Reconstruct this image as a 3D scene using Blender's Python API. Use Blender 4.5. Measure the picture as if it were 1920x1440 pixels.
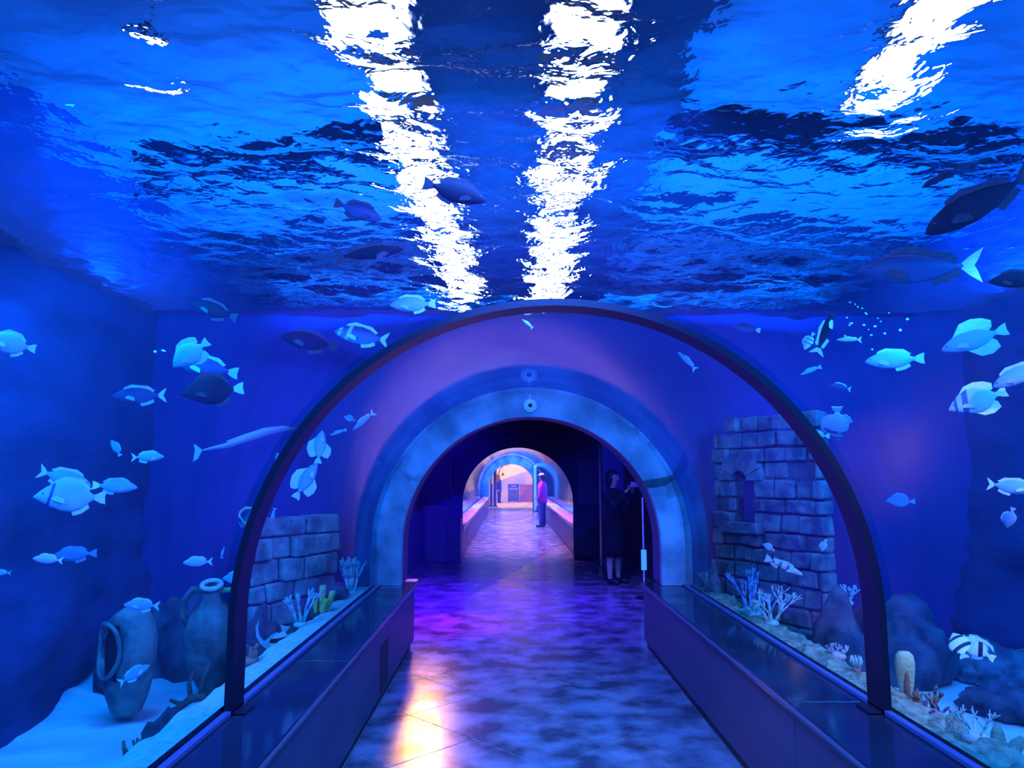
import bpy, bmesh, math, random
import numpy as np
from mathutils import Vector, Matrix, noise

random.seed(7)
for o in list(bpy.data.objects):
    bpy.data.objects.remove(o)
S = bpy.context.scene
C = S.collection
PI = math.pi

# ------------------------------------------------------------------ camera
F_PX, H_CAM = 1400.0, 1.6
PITCH = math.atan(170.0 / F_PX)
YAW = math.atan(5.0 / F_PX)
cd = bpy.data.cameras.new('camera')
cd.sensor_width = 36.0
cd.lens = 36.0 * F_PX / 1920.0
cd.clip_start = 0.05
cd.clip_end = 200
cam = bpy.data.objects.new('camera', cd)
cam.location = (0, 0, H_CAM)
cam.rotation_euler = (PI / 2 + PITCH, 0, -YAW)
C.objects.link(cam)
S.camera = cam
CAM = Vector((0, 0, H_CAM))

# ------------------------------------------------------------------ world, exposure
w = bpy.data.worlds.new('world')
S.world = w
w.use_nodes = True
w.node_tree.nodes['Background'].inputs[0].default_value = (0.0, 0.004, 0.03, 1)
w.node_tree.nodes['Background'].inputs[1].default_value = 0.3
S.view_settings.view_transform = 'Standard'
S.view_settings.look = 'None'
S.view_settings.exposure = 0.0
S.view_settings.gamma = 1.0
S.view_settings.use_curve_mapping = False
cy = S.cycles
cy.max_bounces = 8
cy.diffuse_bounces = 2
cy.glossy_bounces = 4
cy.transmission_bounces = 4
cy.transparent_max_bounces = 16
cy.volume_bounces = 0
cy.caustics_reflective = False
cy.caustics_refractive = False
cy.sample_clamp_indirect = 4.0


def area(name, loc, size, power, color, direction=(0, 0, -1), spread=180):
    d = bpy.data.lights.new(name, 'AREA')
    d.shape = 'RECTANGLE'
    d.size, d.size_y = size
    d.energy = power
    d.color = color
    d.spread = math.radians(spread)
    o = bpy.data.objects.new(name, d)
    o.location = loc
    o.rotation_euler = Vector(direction).to_track_quat('-Z', 'Y').to_euler()
    C.objects.link(o)
    return o


def spot(name, loc, target, power, color, angle=60, blend=0.6, radius=0.06):
    d = bpy.data.lights.new(name, 'SPOT')
    d.energy = power
    d.color = color
    d.spot_size = math.radians(angle)
    d.spot_blend = blend
    d.shadow_soft_size = radius
    o = bpy.data.objects.new(name, d)
    o.location = loc
    o.rotation_euler = (Vector(target) - Vector(loc)).to_track_quat('-Z', 'Y').to_euler()
    C.objects.link(o)
    return o


BLUE = (0.0, 0.22, 1.0)
DEEP = (0.0, 0.10, 1.0)
# added blue area lights without fixtures under the surface, lighting both tank sides
for y_, p_ in ((0.6, 125), (2.7, 140), (4.6, 125)):
    area('tank_fill_left', (-2.35, y_, 2.95), (1.1, 0.9), p_, BLUE, (0.0, 0.75, -1))
    area('tank_fill_right', (3.0, y_, 2.95), (1.3, 0.9), p_ * 1.1, BLUE, (0.0, 0.75, -1))
# unseen area lights added over the vault crown, in place of lamp-row light
for y_ in (1.0, 2.6, 4.2):
    area('crown_fill', (0.2, y_, 2.95), (1.0, 0.4), 130, (0.05, 0.18, 1.0), (0, 0.6, -1))
spot('ledge_fill_right', (2.4, 1.4, 2.9), (1.85, 4.4, 0.6), 150, (1.0, 0.85, 0.6), angle=44, blend=0.9, radius=0.1)  # added warm-white spot, out of frame, to brighten the gravel ledge
spot('ledge_fill_left', (-2.0, 1.4, 2.9), (-1.35, 4.4, 0.6), 80, (0.5, 0.68, 1.0), angle=30, blend=0.9, radius=0.1)  # its pale blue counterpart, added for the left footing
spot('ring_fill_right', (2.9, 3.2, 2.9), (1.42, 6.93, 1.5), 500, (0.02, 0.25, 1.0), angle=20, blend=0.9, radius=0.1)  # unseen blue spot added to brighten the right of the concrete ring
# blue area lights added to wash the ceiling above the water
area('ceiling_fill_left', (-2.6, 6.5, 3.45), (0.6, 11.0), 620, (0.0, 0.15, 1.0), (0.1, 0, 1))
area('ceiling_fill_right', (3.4, 6.5, 3.45), (0.6, 11.0), 620, (0.0, 0.15, 1.0), (-0.1, 0, 1))
# lobby and second tunnel
area('lobby_violet_light', (-0.95, 9.6, 2.95), (0.7, 2.4), 420, (0.08, 0.0, 1.0), (0, -0.2, -1), spread=110)
area('lobby_fill_right', (1.3, 9.3, 2.95), (0.5, 1.6), 75, (0.06, 0.07, 1.0), (0.1, 0.45, -1), spread=120)  # added fill that brings out the person in black
spot('lobby_magenta_spot', (-1.2, 9.0, 2.9), (-0.75, 8.3, 0), 500, (1.0, 0.03, 0.6), angle=34, blend=0.9)
area('tunnel_two_pink_light', (0.2, 24.0, 2.72), (1.0, 17.0), 900, (0.85, 0.30, 0.85), spread=85)
area('tunnel_two_blue_light_left', (-1.9, 24.0, 2.9), (0.7, 18.0), 2600, (0.08, 0.20, 1.0), (0.3, 0, -1), spread=150)
area('tunnel_two_blue_light_right', (2.3, 24.0, 2.9), (0.7, 18.0), 2600, (0.08, 0.20, 1.0), (-0.3, 0, -1), spread=150)
area('ring_two_fill', (0.1, 30.5, 2.30), (0.9, 0.5), 260, (0.03, 0.30, 1.0), (0, 1, -0.15), spread=130)  # blue area light added to brighten the far ring
area('end_room_light', (0.3, 41.0, 4.6), (4.0, 6.0), 850, (1.0, 0.62, 0.42), spread=170)


# ------------------------------------------------------------------ materials
def newmat(name):
    m = bpy.data.materials.new(name)
    m.use_nodes = True
    nt = m.node_tree
    return m, nt, nt.nodes, nt.links, nt.nodes.get('Principled BSDF'), nt.nodes.get('Material Output')


def mat(name, col, rough=0.6, metal=0.0, spec=0.5, col2=None, scale=6.0, detail=4.0, bump=0.0, bscale=20.0, emit=None, estr=1.0, coords='Object', stretch=(1, 1, 1)):
    m, nt, N, L, p, out = newmat(name)
    p.inputs['Base Color'].default_value = (*col, 1)
    p.inputs['Roughness'].default_value = rough
    p.inputs['Metallic'].default_value = metal
    p.inputs['Specular IOR Level'].default_value = spec
    tc = N.new('ShaderNodeTexCoord')
    mp = N.new('ShaderNodeMapping')
    mp.inputs['Scale'].default_value = stretch
    L.new(tc.outputs[coords], mp.inputs['Vector'])
    if col2 is not None:
        n = N.new('ShaderNodeTexNoise')
        n.inputs['Scale'].default_value = scale
        n.inputs['Detail'].default_value = detail
        L.new(mp.outputs[0], n.inputs['Vector'])
        r = N.new('ShaderNodeValToRGB')
        r.color_ramp.elements[0].position = 0.35
        r.color_ramp.elements[1].position = 0.65
        r.color_ramp.elements[0].color = (*col, 1)
        r.color_ramp.elements[1].color = (*col2, 1)
        L.new(n.outputs['Fac'], r.inputs['Fac'])
        L.new(r.outputs['Color'], p.inputs['Base Color'])
    if bump > 0:
        n2 = N.new('ShaderNodeTexNoise')
        n2.inputs['Scale'].default_value = bscale
        n2.inputs['Detail'].default_value = 5
        L.new(mp.outputs[0], n2.inputs['Vector'])
        b = N.new('ShaderNodeBump')
        b.inputs['Strength'].default_value = bump
        b.inputs['Distance'].default_value = 0.02
        L.new(n2.outputs['Fac'], b.inputs['Height'])
        L.new(b.outputs[0], p.inputs['Normal'])
    if emit is not None:
        p.inputs['Emission Color'].default_value = (*emit, 1)
        p.inputs['Emission Strength'].default_value = estr
    return m


M = {}
M['concrete'] = mat('concrete', (0.16, 0.18, 0.26), 0.7, col2=(0.46, 0.48, 0.60), scale=3.0, bump=0.3, bscale=9)
M['lobby_wall'] = mat('lobby_wall', (0.035, 0.03, 0.05), 0.8, col2=(0.06, 0.05, 0.08), scale=1.5)
M['purple_trim'] = mat('purple_trim', (0.10, 0.05, 0.14), 0.6)
M['bench_top'] = mat('bench_top', (0.018, 0.018, 0.03), 0.09, spec=0.6, col2=(0.03, 0.03, 0.05), scale=2.5)
M['bench_front'] = mat('bench_front', (0.035, 0.033, 0.07), 0.42, col2=(0.05, 0.047, 0.09), scale=1.2, stretch=(1, 1, 6))
M['bench_edge'] = mat('bench_edge', (0.12, 0.11, 0.17), 0.35)
M['bench_end_warm_lit'] = mat('bench_end_warm_lit', (0.85, 0.30, 0.08), 0.6)  # warm light on the bench end is put into this orange
M['black'] = mat('black', (0.006, 0.006, 0.008), 0.5)
M['rail'] = mat('rail', (0.10, 0.10, 0.22), 0.3)
M['rib'] = mat('rib', (0.008, 0.007, 0.022), 0.35, spec=0.35)
M['sand'] = mat('sand', (0.62, 0.64, 0.62), 0.95, col2=(0.82, 0.84, 0.80), scale=1.6, detail=6, bump=0.5, bscale=14, stretch=(1, 2.2, 1))
M['curb'] = mat('curb', (0.60, 0.62, 0.60), 0.9, col2=(0.80, 0.80, 0.76), scale=26, bump=0.6, bscale=60)
M['gravel'] = mat('gravel', (0.22, 0.21, 0.13), 0.95, col2=(0.50, 0.48, 0.34), scale=18, bump=0.9, bscale=45)
M['rockwall'] = mat('rockwall', (0.006, 0.018, 0.08), 0.95, col2=(0.018, 0.042, 0.14), scale=1.3, detail=7, bump=0.8, bscale=5, stretch=(1, 1, 2.6))
M['bluewall'] = mat('bluewall', (0.03, 0.024, 0.15), 0.9, col2=(0.04, 0.036, 0.20), scale=0.8)
M['rock'] = mat('rock', (0.012, 0.02, 0.04), 0.95, col2=(0.08, 0.10, 0.13), scale=7, detail=9, bump=1.0, bscale=14)
M['stone'] = mat('stone', (0.03, 0.055, 0.09), 0.95, col2=(0.19, 0.22, 0.23), scale=7, detail=8, bump=1.0, bscale=22)
M['pale_stone'] = mat('pale_stone', (0.14, 0.13, 0.13), 0.95, col2=(0.50, 0.46, 0.42), scale=5, detail=8, bump=1.0, bscale=18)
M['jar'] = mat('jar', (0.04, 0.06, 0.07), 0.85, col2=(0.24, 0.28, 0.24), scale=5, detail=8, bump=1.0, bscale=12)
M['jar_green'] = mat('jar_green', (0.30, 0.42, 0.12), 0.8, col2=(0.16, 0.3, 0.16), scale=8)
M['jar_rim'] = mat('jar_rim', (0.70, 0.62, 0.48), 0.8, col2=(0.5, 0.45, 0.36), scale=12)
M['wood_dark'] = mat('wood_dark', (0.06, 0.05, 0.045), 0.8, col2=(0.12, 0.10, 0.08), scale=7)
M['ceil'] = mat('ceil', (0.45, 0.48, 0.55), 0.9, col2=(0.6, 0.62, 0.68), scale=0.6)
M['ceil_dark'] = mat('ceil_dark', (0.04, 0.05, 0.07), 0.9, col2=(0.09, 0.10, 0.12), scale=1.2)
M['lampglow'] = mat('lampglow', (1, 1, 1), 0.5, emit=(0.86, 0.95, 1.0), estr=9.0)
M['lampbox'] = mat('lampbox', (0.2, 0.2, 0.2), 0.6)
M['metal'] = mat('metal', (0.8, 0.84, 0.9), 0.35)
M['upper_wall'] = mat('upper_wall', (0.02, 0.10, 0.30), 0.9, col2=(0.04, 0.14, 0.36), scale=1.0)
M['white'] = mat('white', (0.8, 0.8, 0.8), 0.6)


def floor_mat():
    m, nt, N, L, p, out = newmat('floor_tile')
    tc = N.new('ShaderNodeTexCoord')
    n = N.new('ShaderNodeTexNoise'); n.inputs['Scale'].default_value = 3.6; n.inputs['Detail'].default_value = 5
    L.new(tc.outputs['Object'], n.inputs['Vector'])
    r = N.new('ShaderNodeValToRGB')
    r.color_ramp.elements[0].position = 0.38; r.color_ramp.elements[1].position = 0.64
    r.color_ramp.elements[0].color = (0.07, 0.07, 0.085, 1); r.color_ramp.elements[1].color = (0.25, 0.26, 0.30, 1)
    L.new(n.outputs['Fac'], r.inputs['Fac']); L.new(r.outputs['Color'], p.inputs['Base Color'])
    rr = N.new('ShaderNodeMapRange'); rr.inputs['To Min'].default_value = 0.17; rr.inputs['To Max'].default_value = 0.29
    L.new(n.outputs['Fac'], rr.inputs['Value']); L.new(rr.outputs[0], p.inputs['Roughness'])
    p.inputs['Specular IOR Level'].default_value = 0.6
    return m


M['tile'] = floor_mat()
M['grout'] = mat('grout', (0.28, 0.28, 0.34), 0.6)


def water_mat():
    m, nt, N, L, p, out = newmat('water_ripples')
    N.remove(p)
    tc = N.new('ShaderNodeTexCoord')
    n1 = N.new('ShaderNodeTexNoise'); n1.inputs['Scale'].default_value = 11.0; n1.inputs['Detail'].default_value = 2.5
    n1.inputs['Distortion'].default_value = 0.3
    L.new(tc.outputs['Object'], n1.inputs['Vector'])
    bp = N.new('ShaderNodeBump'); bp.inputs['Strength'].default_value = 0.75; bp.inputs['Distance'].default_value = 0.035
    L.new(n1.outputs['Fac'], bp.inputs['Height'])
    gl = N.new('ShaderNodeBsdfGlass'); gl.inputs['Color'].default_value = (0.88, 0.95, 1.0, 1); gl.inputs['Roughness'].default_value = 0.0
    gl.inputs['IOR'].default_value = 1.08
    L.new(bp.outputs[0], gl.inputs['Normal'])
    L.new(gl.outputs[0], out.inputs['Surface'])
    return m


M['water_surface'] = water_mat()


def acrylic_mat():
    m, nt, N, L, p, out = newmat('acrylic')
    N.remove(p)
    fr = N.new('ShaderNodeFresnel'); fr.inputs['IOR'].default_value = 1.35
    ml = N.new('ShaderNodeMath'); ml.operation = 'MULTIPLY'; ml.inputs[1].default_value = 0.85
    L.new(fr.outputs[0], ml.inputs[0])
    gl = N.new('ShaderNodeBsdfGlossy'); gl.inputs['Roughness'].default_value = 0.06
    gl.inputs['Color'].default_value = (0.6, 0.78, 1, 1)
    tr = N.new('ShaderNodeBsdfTransparent'); tr.inputs['Color'].default_value = (0.94, 0.97, 1.0, 1)
    mx = N.new('ShaderNodeMixShader')
    L.new(ml.outputs[0], mx.inputs[0]); L.new(tr.outputs[0], mx.inputs[1]); L.new(gl.outputs[0], mx.inputs[2])
    L.new(mx.outputs[0], out.inputs['Surface'])
    return m


M['acrylic'] = acrylic_mat()


def clear_mat():
    m, nt, N, L, p, out = newmat('acrylic_wet_side')
    N.remove(p)
    tr = N.new('ShaderNodeBsdfTransparent'); tr.inputs['Color'].default_value = (0.97, 0.99, 1.0, 1)
    L.new(tr.outputs[0], out.inputs['Surface'])
    return m


M['clear'] = clear_mat()


def volume_mat():
    m, nt, N, L, p, out = newmat('tank_water')
    N.remove(p)
    sc = N.new('ShaderNodeVolumeScatter'); sc.inputs['Color'].default_value = (0.10, 0.32, 1.0, 1)
    sc.inputs['Density'].default_value = 0.02; sc.inputs['Anisotropy'].default_value = 0.2
    ab = N.new('ShaderNodeVolumeAbsorption'); ab.inputs['Color'].default_value = (0.1, 0.5, 0.95, 1); ab.inputs['Density'].default_value = 0.06
    ad = N.new('ShaderNodeAddShader')
    L.new(sc.outputs[0], ad.inputs[0]); L.new(ab.outputs[0], ad.inputs[1])
    L.new(ad.outputs[0], out.inputs['Volume'])
    return m


M['water_volume'] = volume_mat()


# ------------------------------------------------------------------ helpers
def link(name, me, m=None, parent=None, smooth=False):
    o = bpy.data.objects.new(name, me)
    C.objects.link(o)
    if m is not None:
        for mm in (m if isinstance(m, (list, tuple)) else [m]):
            me.materials.append(mm)
    if parent is not None:
        o.parent = parent
    if smooth:
        me.polygons.foreach_set('use_smooth', [True] * len(me.polygons))
    return o


def pyobj(name, v, f, m=None, parent=None, smooth=False):
    me = bpy.data.meshes.new(name)
    me.from_pydata([tuple(p) for p in v], [], [tuple(q) for q in f])
    me.update()
    return link(name, me, m, parent, smooth)


def bmobj(name, bm, m=None, parent=None, smooth=False):
    me = bpy.data.meshes.new(name)
    bm.to_mesh(me)
    bm.free()
    return link(name, me, m, parent, smooth)


def empty(name, loc=(0, 0, 0), rz=0.0):
    o = bpy.data.objects.new(name, None)
    o.location = loc
    o.rotation_euler = (0, 0, rz)
    o.empty_display_size = 0.1
    C.objects.link(o)
    return o


def tag(o, label, cat, group=None):
    o['label'] = label
    o['category'] = cat
    if group:
        o['group'] = group
    return o


def struct(o, label=None):
    o['kind'] = 'structure'
    if label:
        o['label'] = label
    return o


def box_bm(x0, x1, y0, y1, z0, z1, bevel=0.0, bm=None):
    own = bm is None
    if own:
        bm = bmesh.new()
    vs = [bm.verts.new(p) for p in ((x0, y0, z0), (x1, y0, z0), (x1, y1, z0), (x0, y1, z0), (x0, y0, z1), (x1, y0, z1), (x1, y1, z1), (x0, y1, z1))]
    for f in ((0, 3, 2, 1), (4, 5, 6, 7), (0, 1, 5, 4), (1, 2, 6, 5), (2, 3, 7, 6), (3, 0, 4, 7)):
        bm.faces.new([vs[i] for i in f])
    if bevel > 0 and own:
        bmesh.ops.bevel(bm, geom=list(bm.edges), offset=bevel, segments=2, affect='EDGES', profile=0.5)
    return bm


def box(name, x0, x1, y0, y1, z0, z1, m, parent=None, bevel=0.0):
    return bmobj(name, box_bm(x0, x1, y0, y1, z0, z1, bevel), m, parent)


def tube_geo(pts, rad, n=8, cap=True):
    """rings along a polyline, one radius per point: (verts, faces)"""
    P = [Vector(p) for p in pts]
    R = rad if isinstance(rad, (list, tuple)) else [rad] * len(P)
    V, Fc = [], []
    t0 = (P[1] - P[0]).normalized()
    ref = Vector((0, 0, 1)) if abs(t0.z) < 0.9 else Vector((1, 0, 0))
    a = t0.cross(ref).normalized()
    for i, p in enumerate(P):
        t = (P[min(i + 1, len(P) - 1)] - P[max(i - 1, 0)]).normalized()
        a = (a - t * a.dot(t)).normalized()
        b = t.cross(a)
        for k in range(n):
            q = 2 * PI * k / n
            V.append(p + (a * math.cos(q) + b * math.sin(q)) * R[i])
    for i in range(len(P) - 1):
        for k in range(n):
            k2 = (k + 1) % n
            Fc.append((i * n + k, i * n + k2, (i + 1) * n + k2, (i + 1) * n + k))
    if cap:
        Fc.append(tuple(reversed(range(n))))
        Fc.append(tuple(range((len(P) - 1) * n, len(P) * n)))
    return V, Fc


def merge(geos):
    V, Fc = [], []
    for v, f in geos:
        b = len(V)
        V += list(v)
        Fc += [tuple(i + b for i in q) for q in f]
    return V, Fc


def lathe_geo(prof, n=20):
    """profile of (r, z) turned about z"""
    V, Fc = [], []
    for r, z in prof:
        for k in range(n):
            q = 2 * PI * k / n
            V.append((r * math.cos(q), r * math.sin(q), z))
    for i in range(len(prof) - 1):
        for k in range(n):
            k2 = (k + 1) % n
            Fc.append((i * n + k, i * n + k2, (i + 1) * n + k2, (i + 1) * n + k))
    return V, Fc


def ball_geo(c, r, nu=12, nv=8):
    rx, ry, rz = r if isinstance(r, (list, tuple)) else (r, r, r)
    V, Fc = [], []
    for j in range(nv + 1):
        t = PI * j / nv
        for i in range(nu):
            q = 2 * PI * i / nu
            V.append((c[0] + rx * max(math.sin(t), 1e-3) * math.cos(q), c[1] + ry * max(math.sin(t), 1e-3) * math.sin(q), c[2] + rz * math.cos(t)))
    for j in range(nv):
        for i in range(nu):
            i2 = (i + 1) % nu
            Fc.append((j * nu + i, (j + 1) * nu + i, (j + 1) * nu + i2, j * nu + i2))
    return V, Fc


# the camera's own frame, only used to find where in the room a thing of the photograph stands
cp, sp = math.cos(PITCH), math.sin(PITCH)
cyw, syw = math.cos(YAW), math.sin(YAW)


def ray(u, v):
    x = (u - 960) / F_PX
    y = -(v - 720) / F_PX
    X, Y, Z = x, cp - y * sp, sp + y * cp
    return Vector((X * cyw + Y * syw, -X * syw + Y * cyw, Z))


def at_x(u, v, x):
    r = ray(u, v)
    return CAM + r * (x / r.x)


def at_y(u, v, y):
    r = ray(u, v)
    return CAM + r * (y / r.y)


def at_z(u, v, z):
    r = ray(u, v)
    return CAM + r * ((z - H_CAM) / r.z)


# ------------------------------------------------------------------ dimensions
XC, ZC, RT = 0.205, 0.985, 1.395          # tunnel axis, spring height, radius
ZB = 0.60                                  # bench tops
Y_RIB, Y_POR, Y_POR2 = 3.33, 6.93, 7.40
ZW = 3.10                                  # water level
XL, XR = -3.35, 4.3                        # tank side walls
LX0, LX1 = -1.70, 2.25                     # lobby outside
Y_LOB = 14.4
Y_T2 = 34.0


def arch(R, zb, n=40, xc=XC, zc=ZC):
    p = [(xc - R, zb)]
    for i in range(n + 1):
        a = PI - PI * i / n
        p.append((xc + R * math.cos(a), zc + R * math.sin(a)))
    p.append((xc + R, zb))
    return p


def arch_shell(name, R0, R1, zb, y0, y1, m, parent=None, smooth=True, xc=XC, zc=ZC, n=40):
    """a vault of thickness R1-R0; m = (inner, outer/edges)"""
    a, b = arch(R0, zb, n, xc, zc), arch(R1, zb, n, xc, zc)
    k = len(a)
    V = [(x, y0, z) for x, z in a] + [(x, y1, z) for x, z in a] + [(x, y0, z) for x, z in b] + [(x, y1, z) for x, z in b]
    Fc, mi = [], []
    for i in range(k - 1):
        Fc.append((i, i + 1, k + i + 1, k + i)); mi.append(0)
        Fc.append((2 * k + i, 3 * k + i, 3 * k + i + 1, 2 * k + i + 1)); mi.append(1)
        Fc.append((i, 2 * k + i, 2 * k + i + 1, i + 1)); mi.append(1)
        Fc.append((k + i, k + i + 1, 3 * k + i + 1, 3 * k + i)); mi.append(1)
    for e in (0, k - 1):
        Fc.append((e, k + e, 3 * k + e, 2 * k + e)); mi.append(1)
    o = pyobj(name, V, Fc, list(m) if isinstance(m, (tuple, list)) else [m, m], parent)
    o.data.polygons.foreach_set('material_index', mi)
    bm = bmesh.new(); bm.from_mesh(o.data)
    bmesh.ops.recalc_face_normals(bm, faces=bm.faces)
    if smooth:
        for f in bm.faces:
            f.smooth = True
        for e in bm.edges:
            if len(e.link_faces) == 2 and e.calc_face_angle(0) > 0.6:
                e.smooth = False
    bm.to_mesh(o.data); bm.free()
    return o


def wall_with_arch(name, x0, x1, z0, z1, y0, y1, R, zb, m, xc=XC, zc=ZC, n=32):
    """a wall across the passage, y0..y1 thick, with an arched opening down to z0 (zb ignored below)"""
    a = arch(R, z0, n, xc, zc)
    out = []
    for x, z in a:                          # matching outline point for each arch point
        dx, dz = x - xc, z - zc
        if z <= zc:
            out.append((x0 if dx < 0 else x1, z))
        else:
            tx = (x1 - xc) / dx if dx > 1e-6 else ((x0 - xc) / dx if dx < -1e-6 else 1e9)
            tz = (z1 - zc) / dz if dz > 1e-6 else 1e9
            t = min(tx, tz)
            out.append((xc + dx * t, zc + dz * t))
    # corners: snap the closest outline points
    for cx, cz in ((x0, z1), (x1, z1)):
        j = min(range(len(out)), key=lambda i: (out[i][0] - cx) ** 2 + (out[i][1] - cz) ** 2)
        out[j] = (cx, cz)
    k = len(a)
    V = [(x, y0, z) for x, z in a] + [(x, y0, z) for x, z in out] + [(x, y1, z) for x, z in a] + [(x, y1, z) for x, z in out]
    Fc = []
    for i in range(k - 1):
        Fc.append((i, i + 1, k + i + 1, k + i))
        Fc.append((2 * k + i, 3 * k + i, 3 * k + i + 1, 2 * k + i + 1))
        Fc.append((i, 2 * k + i, 2 * k + i + 1, i + 1))
        Fc.append((k + i, k + i + 1, 3 * k + i + 1, 3 * k + i))
    o = pyobj(name, V, Fc, m)
    bm = bmesh.new(); bm.from_mesh(o.data)
    bmesh.ops.recalc_face_normals(bm, faces=bm.faces)
    bm.to_mesh(o.data); bm.free()
    return o


def relief_wall(name, x, y0, y1, z0, z1, step, amp, side, m, strata=1.0, seed=0.0):
    """a rock face in the plane x, bulging towards side (+1/-1) with horizontal ledges"""
    ny, nz = int((y1 - y0) / step) + 1, int((z1 - z0) / step) + 1
    V, Fc = [], []
    for j in range(nz):
        for i in range(ny):
            y = y0 + (y1 - y0) * i / (ny - 1)
            z = z0 + (z1 - z0) * j / (nz - 1)
            d = noise.fractal(Vector((y * 0.55 + seed, z * 1.6 * strata, seed)), 0.9, 2.1, 5) * 0.6
            d += noise.noise(Vector((y * 0.25, z * 5.0 * strata, seed + 3))) * 0.5
            k = max(0.15, min(1.0, (1.9 - z) / 1.4))
            V.append((x + side * amp * (0.5 + d) * k, y, z))
    for j in range(nz - 1):
        for i in range(ny - 1):
            a = j * ny + i
            Fc.append((a, a + 1, a + ny + 1, a + ny) if side < 0 else (a, a + ny, a + ny + 1, a + 1))
    return pyobj(name, V, Fc, m, smooth=True)


# ------------------------------------------------------------------ structure: tank
struct(relief_wall('wall_left', XL, -2.5, Y_POR + 0.1, -0.15, ZW + 0.12, 0.11, 0.35, 1, M['rockwall'], seed=1.7), 'dark blue rock wall with level ledges along the left of the tank')
struct(relief_wall('wall_right', XR, -2.5, Y_POR + 0.1, -0.15, ZW + 0.12, 0.11, 0.40, -1, M['rockwall'], seed=9.1), 'dark blue rock wall along the right of the tank')
struct(box('wall_back', XL - 0.2, XR + 0.2, -2.7, -2.5, -0.2, 4.9, M['bluewall']))
for nm_, xa in (('left', XL - 0.45), ('right', XR + 0.25)):
    struct(box('wall_upper_' + nm_, xa, xa + 0.2, -2.7, 14.6, ZW, 4.9, M['upper_wall']))
struct(box('ceiling', XL - 0.5, XR + 0.5, -2.7, 14.7, 4.9, 5.0, M['ceil']), 'blue lit ceiling seen through the rippled water surface')
M['streak_bar'] = mat('streak_bar', (0.03, 0.05, 0.09), 0.9)  # dark bars added under the ceiling to make dark streaks in the ripples
for k in range(9):
    y_ = -1.2 + k * 1.8
    if k == 3:
        continue
    for xa, xb, dy in ((XL, -0.75, 0.35), (1.25, XR, -0.35)):
        V = [(xa, y_ + dy, 4.62), (xb, y_, 4.62), (xb, y_ + 0.14, 4.62), (xa, y_ + dy + 0.14, 4.62), (xa, y_ + dy, 4.9), (xb, y_, 4.9), (xb, y_ + 0.14, 4.9), (xa, y_ + dy + 0.14, 4.9)]
        struct(pyobj('trim_%d' % (10 + 2 * k + (xa > 0)), V, [(0, 1, 2, 3), (4, 7, 6, 5), (0, 4, 5, 1), (1, 5, 6, 2), (2, 6, 7, 3), (3, 7, 4, 0)], M['streak_bar']))
struct(box('wall_over_lobby', XL - 0.5, XR + 0.5, 14.55, 14.7, 3.25, 4.9, M['ceil']))
struct(box('trim_1', -0.75, 1.25, -2.5, 14.54, 4.72, 4.86, M['ceil_dark']), 'dark gantry between the two rows of lamps above the water')

# sand bed on both sides, its surface rippled
def bed(name, x0, x1, y0, y1, z, amp, seed, m):
    nx, ny = int((x1 - x0) / 0.12) + 1, int((y1 - y0) / 0.12) + 1
    V, Fc = [], []
    for j in range(ny):
        for i in range(nx):
            x = x0 + (x1 - x0) * i / (nx - 1); y = y0 + (y1 - y0) * j / (ny - 1)
            V.append((x, y, z + amp * noise.fractal(Vector((x * 0.7, y * 0.7, seed)), 1.0, 2.0, 4)))
    for j in range(ny - 1):
        for i in range(nx - 1):
            a = j * nx + i
            Fc.append((a, a + 1, a + nx + 1, a + nx))
    return pyobj(name, V, Fc, m, smooth=True)


struct(bed('floor_sand_left', XL - 0.1, -1.3, -2.5, Y_POR + 0.05, 0.02, 0.10, 4.0, M['sand']), 'pale sand bed in the left half of the tank')
struct(bed('floor_sand_right', 1.75, XR + 0.1, -2.5, Y_POR + 0.05, 0.02, 0.10, 8.0, M['sand']), 'pale sand bed in the right half of the tank')

# footing that carries the acrylic: pale on the left, gravelly on the right
def curb(name, x0, x1, m, seed, side, amp):
    ny = 150
    V, Fc = [], []
    cols = 7
    for i in range(ny):
        y = -2.5 + (Y_POR + 2.5) * i / (ny - 1)
        for k in range(cols):
            t = k / (cols - 1)
            x = x0 + (x1 - x0) * t
            z = ZB + 0.005 - 0.05 * t * t
            if k > 0:
                z += amp * noise.fractal(Vector((x * 6, y * 6, seed)), 0.8, 2.2, 3)
                x += 0.25 * amp * noise.noise(Vector((y * 4, seed, k))) * 2
            if k == cols - 1:
                z = 0.0
            V.append((x, y, z))
    for i in range(ny - 1):
        for k in range(cols - 1):
            a = i * cols + k
            Fc.append((a, a + cols, a + cols + 1, a + 1) if side < 0 else (a, a + 1, a + cols + 1, a + cols))
    return pyobj(name, V, Fc, m)


struct(curb('trim_2', XC - RT - 0.05, XC - RT - 0.27, M['curb'], 2.0, -1, 0.02), 'pale footing along the outside of the left pane')
struct(curb('trim_3', XC + RT + 0.05, XC + RT + 0.31, M['gravel'], 5.0, 1, 0.06), 'gravel ledge along the outside of the right pane')

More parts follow.
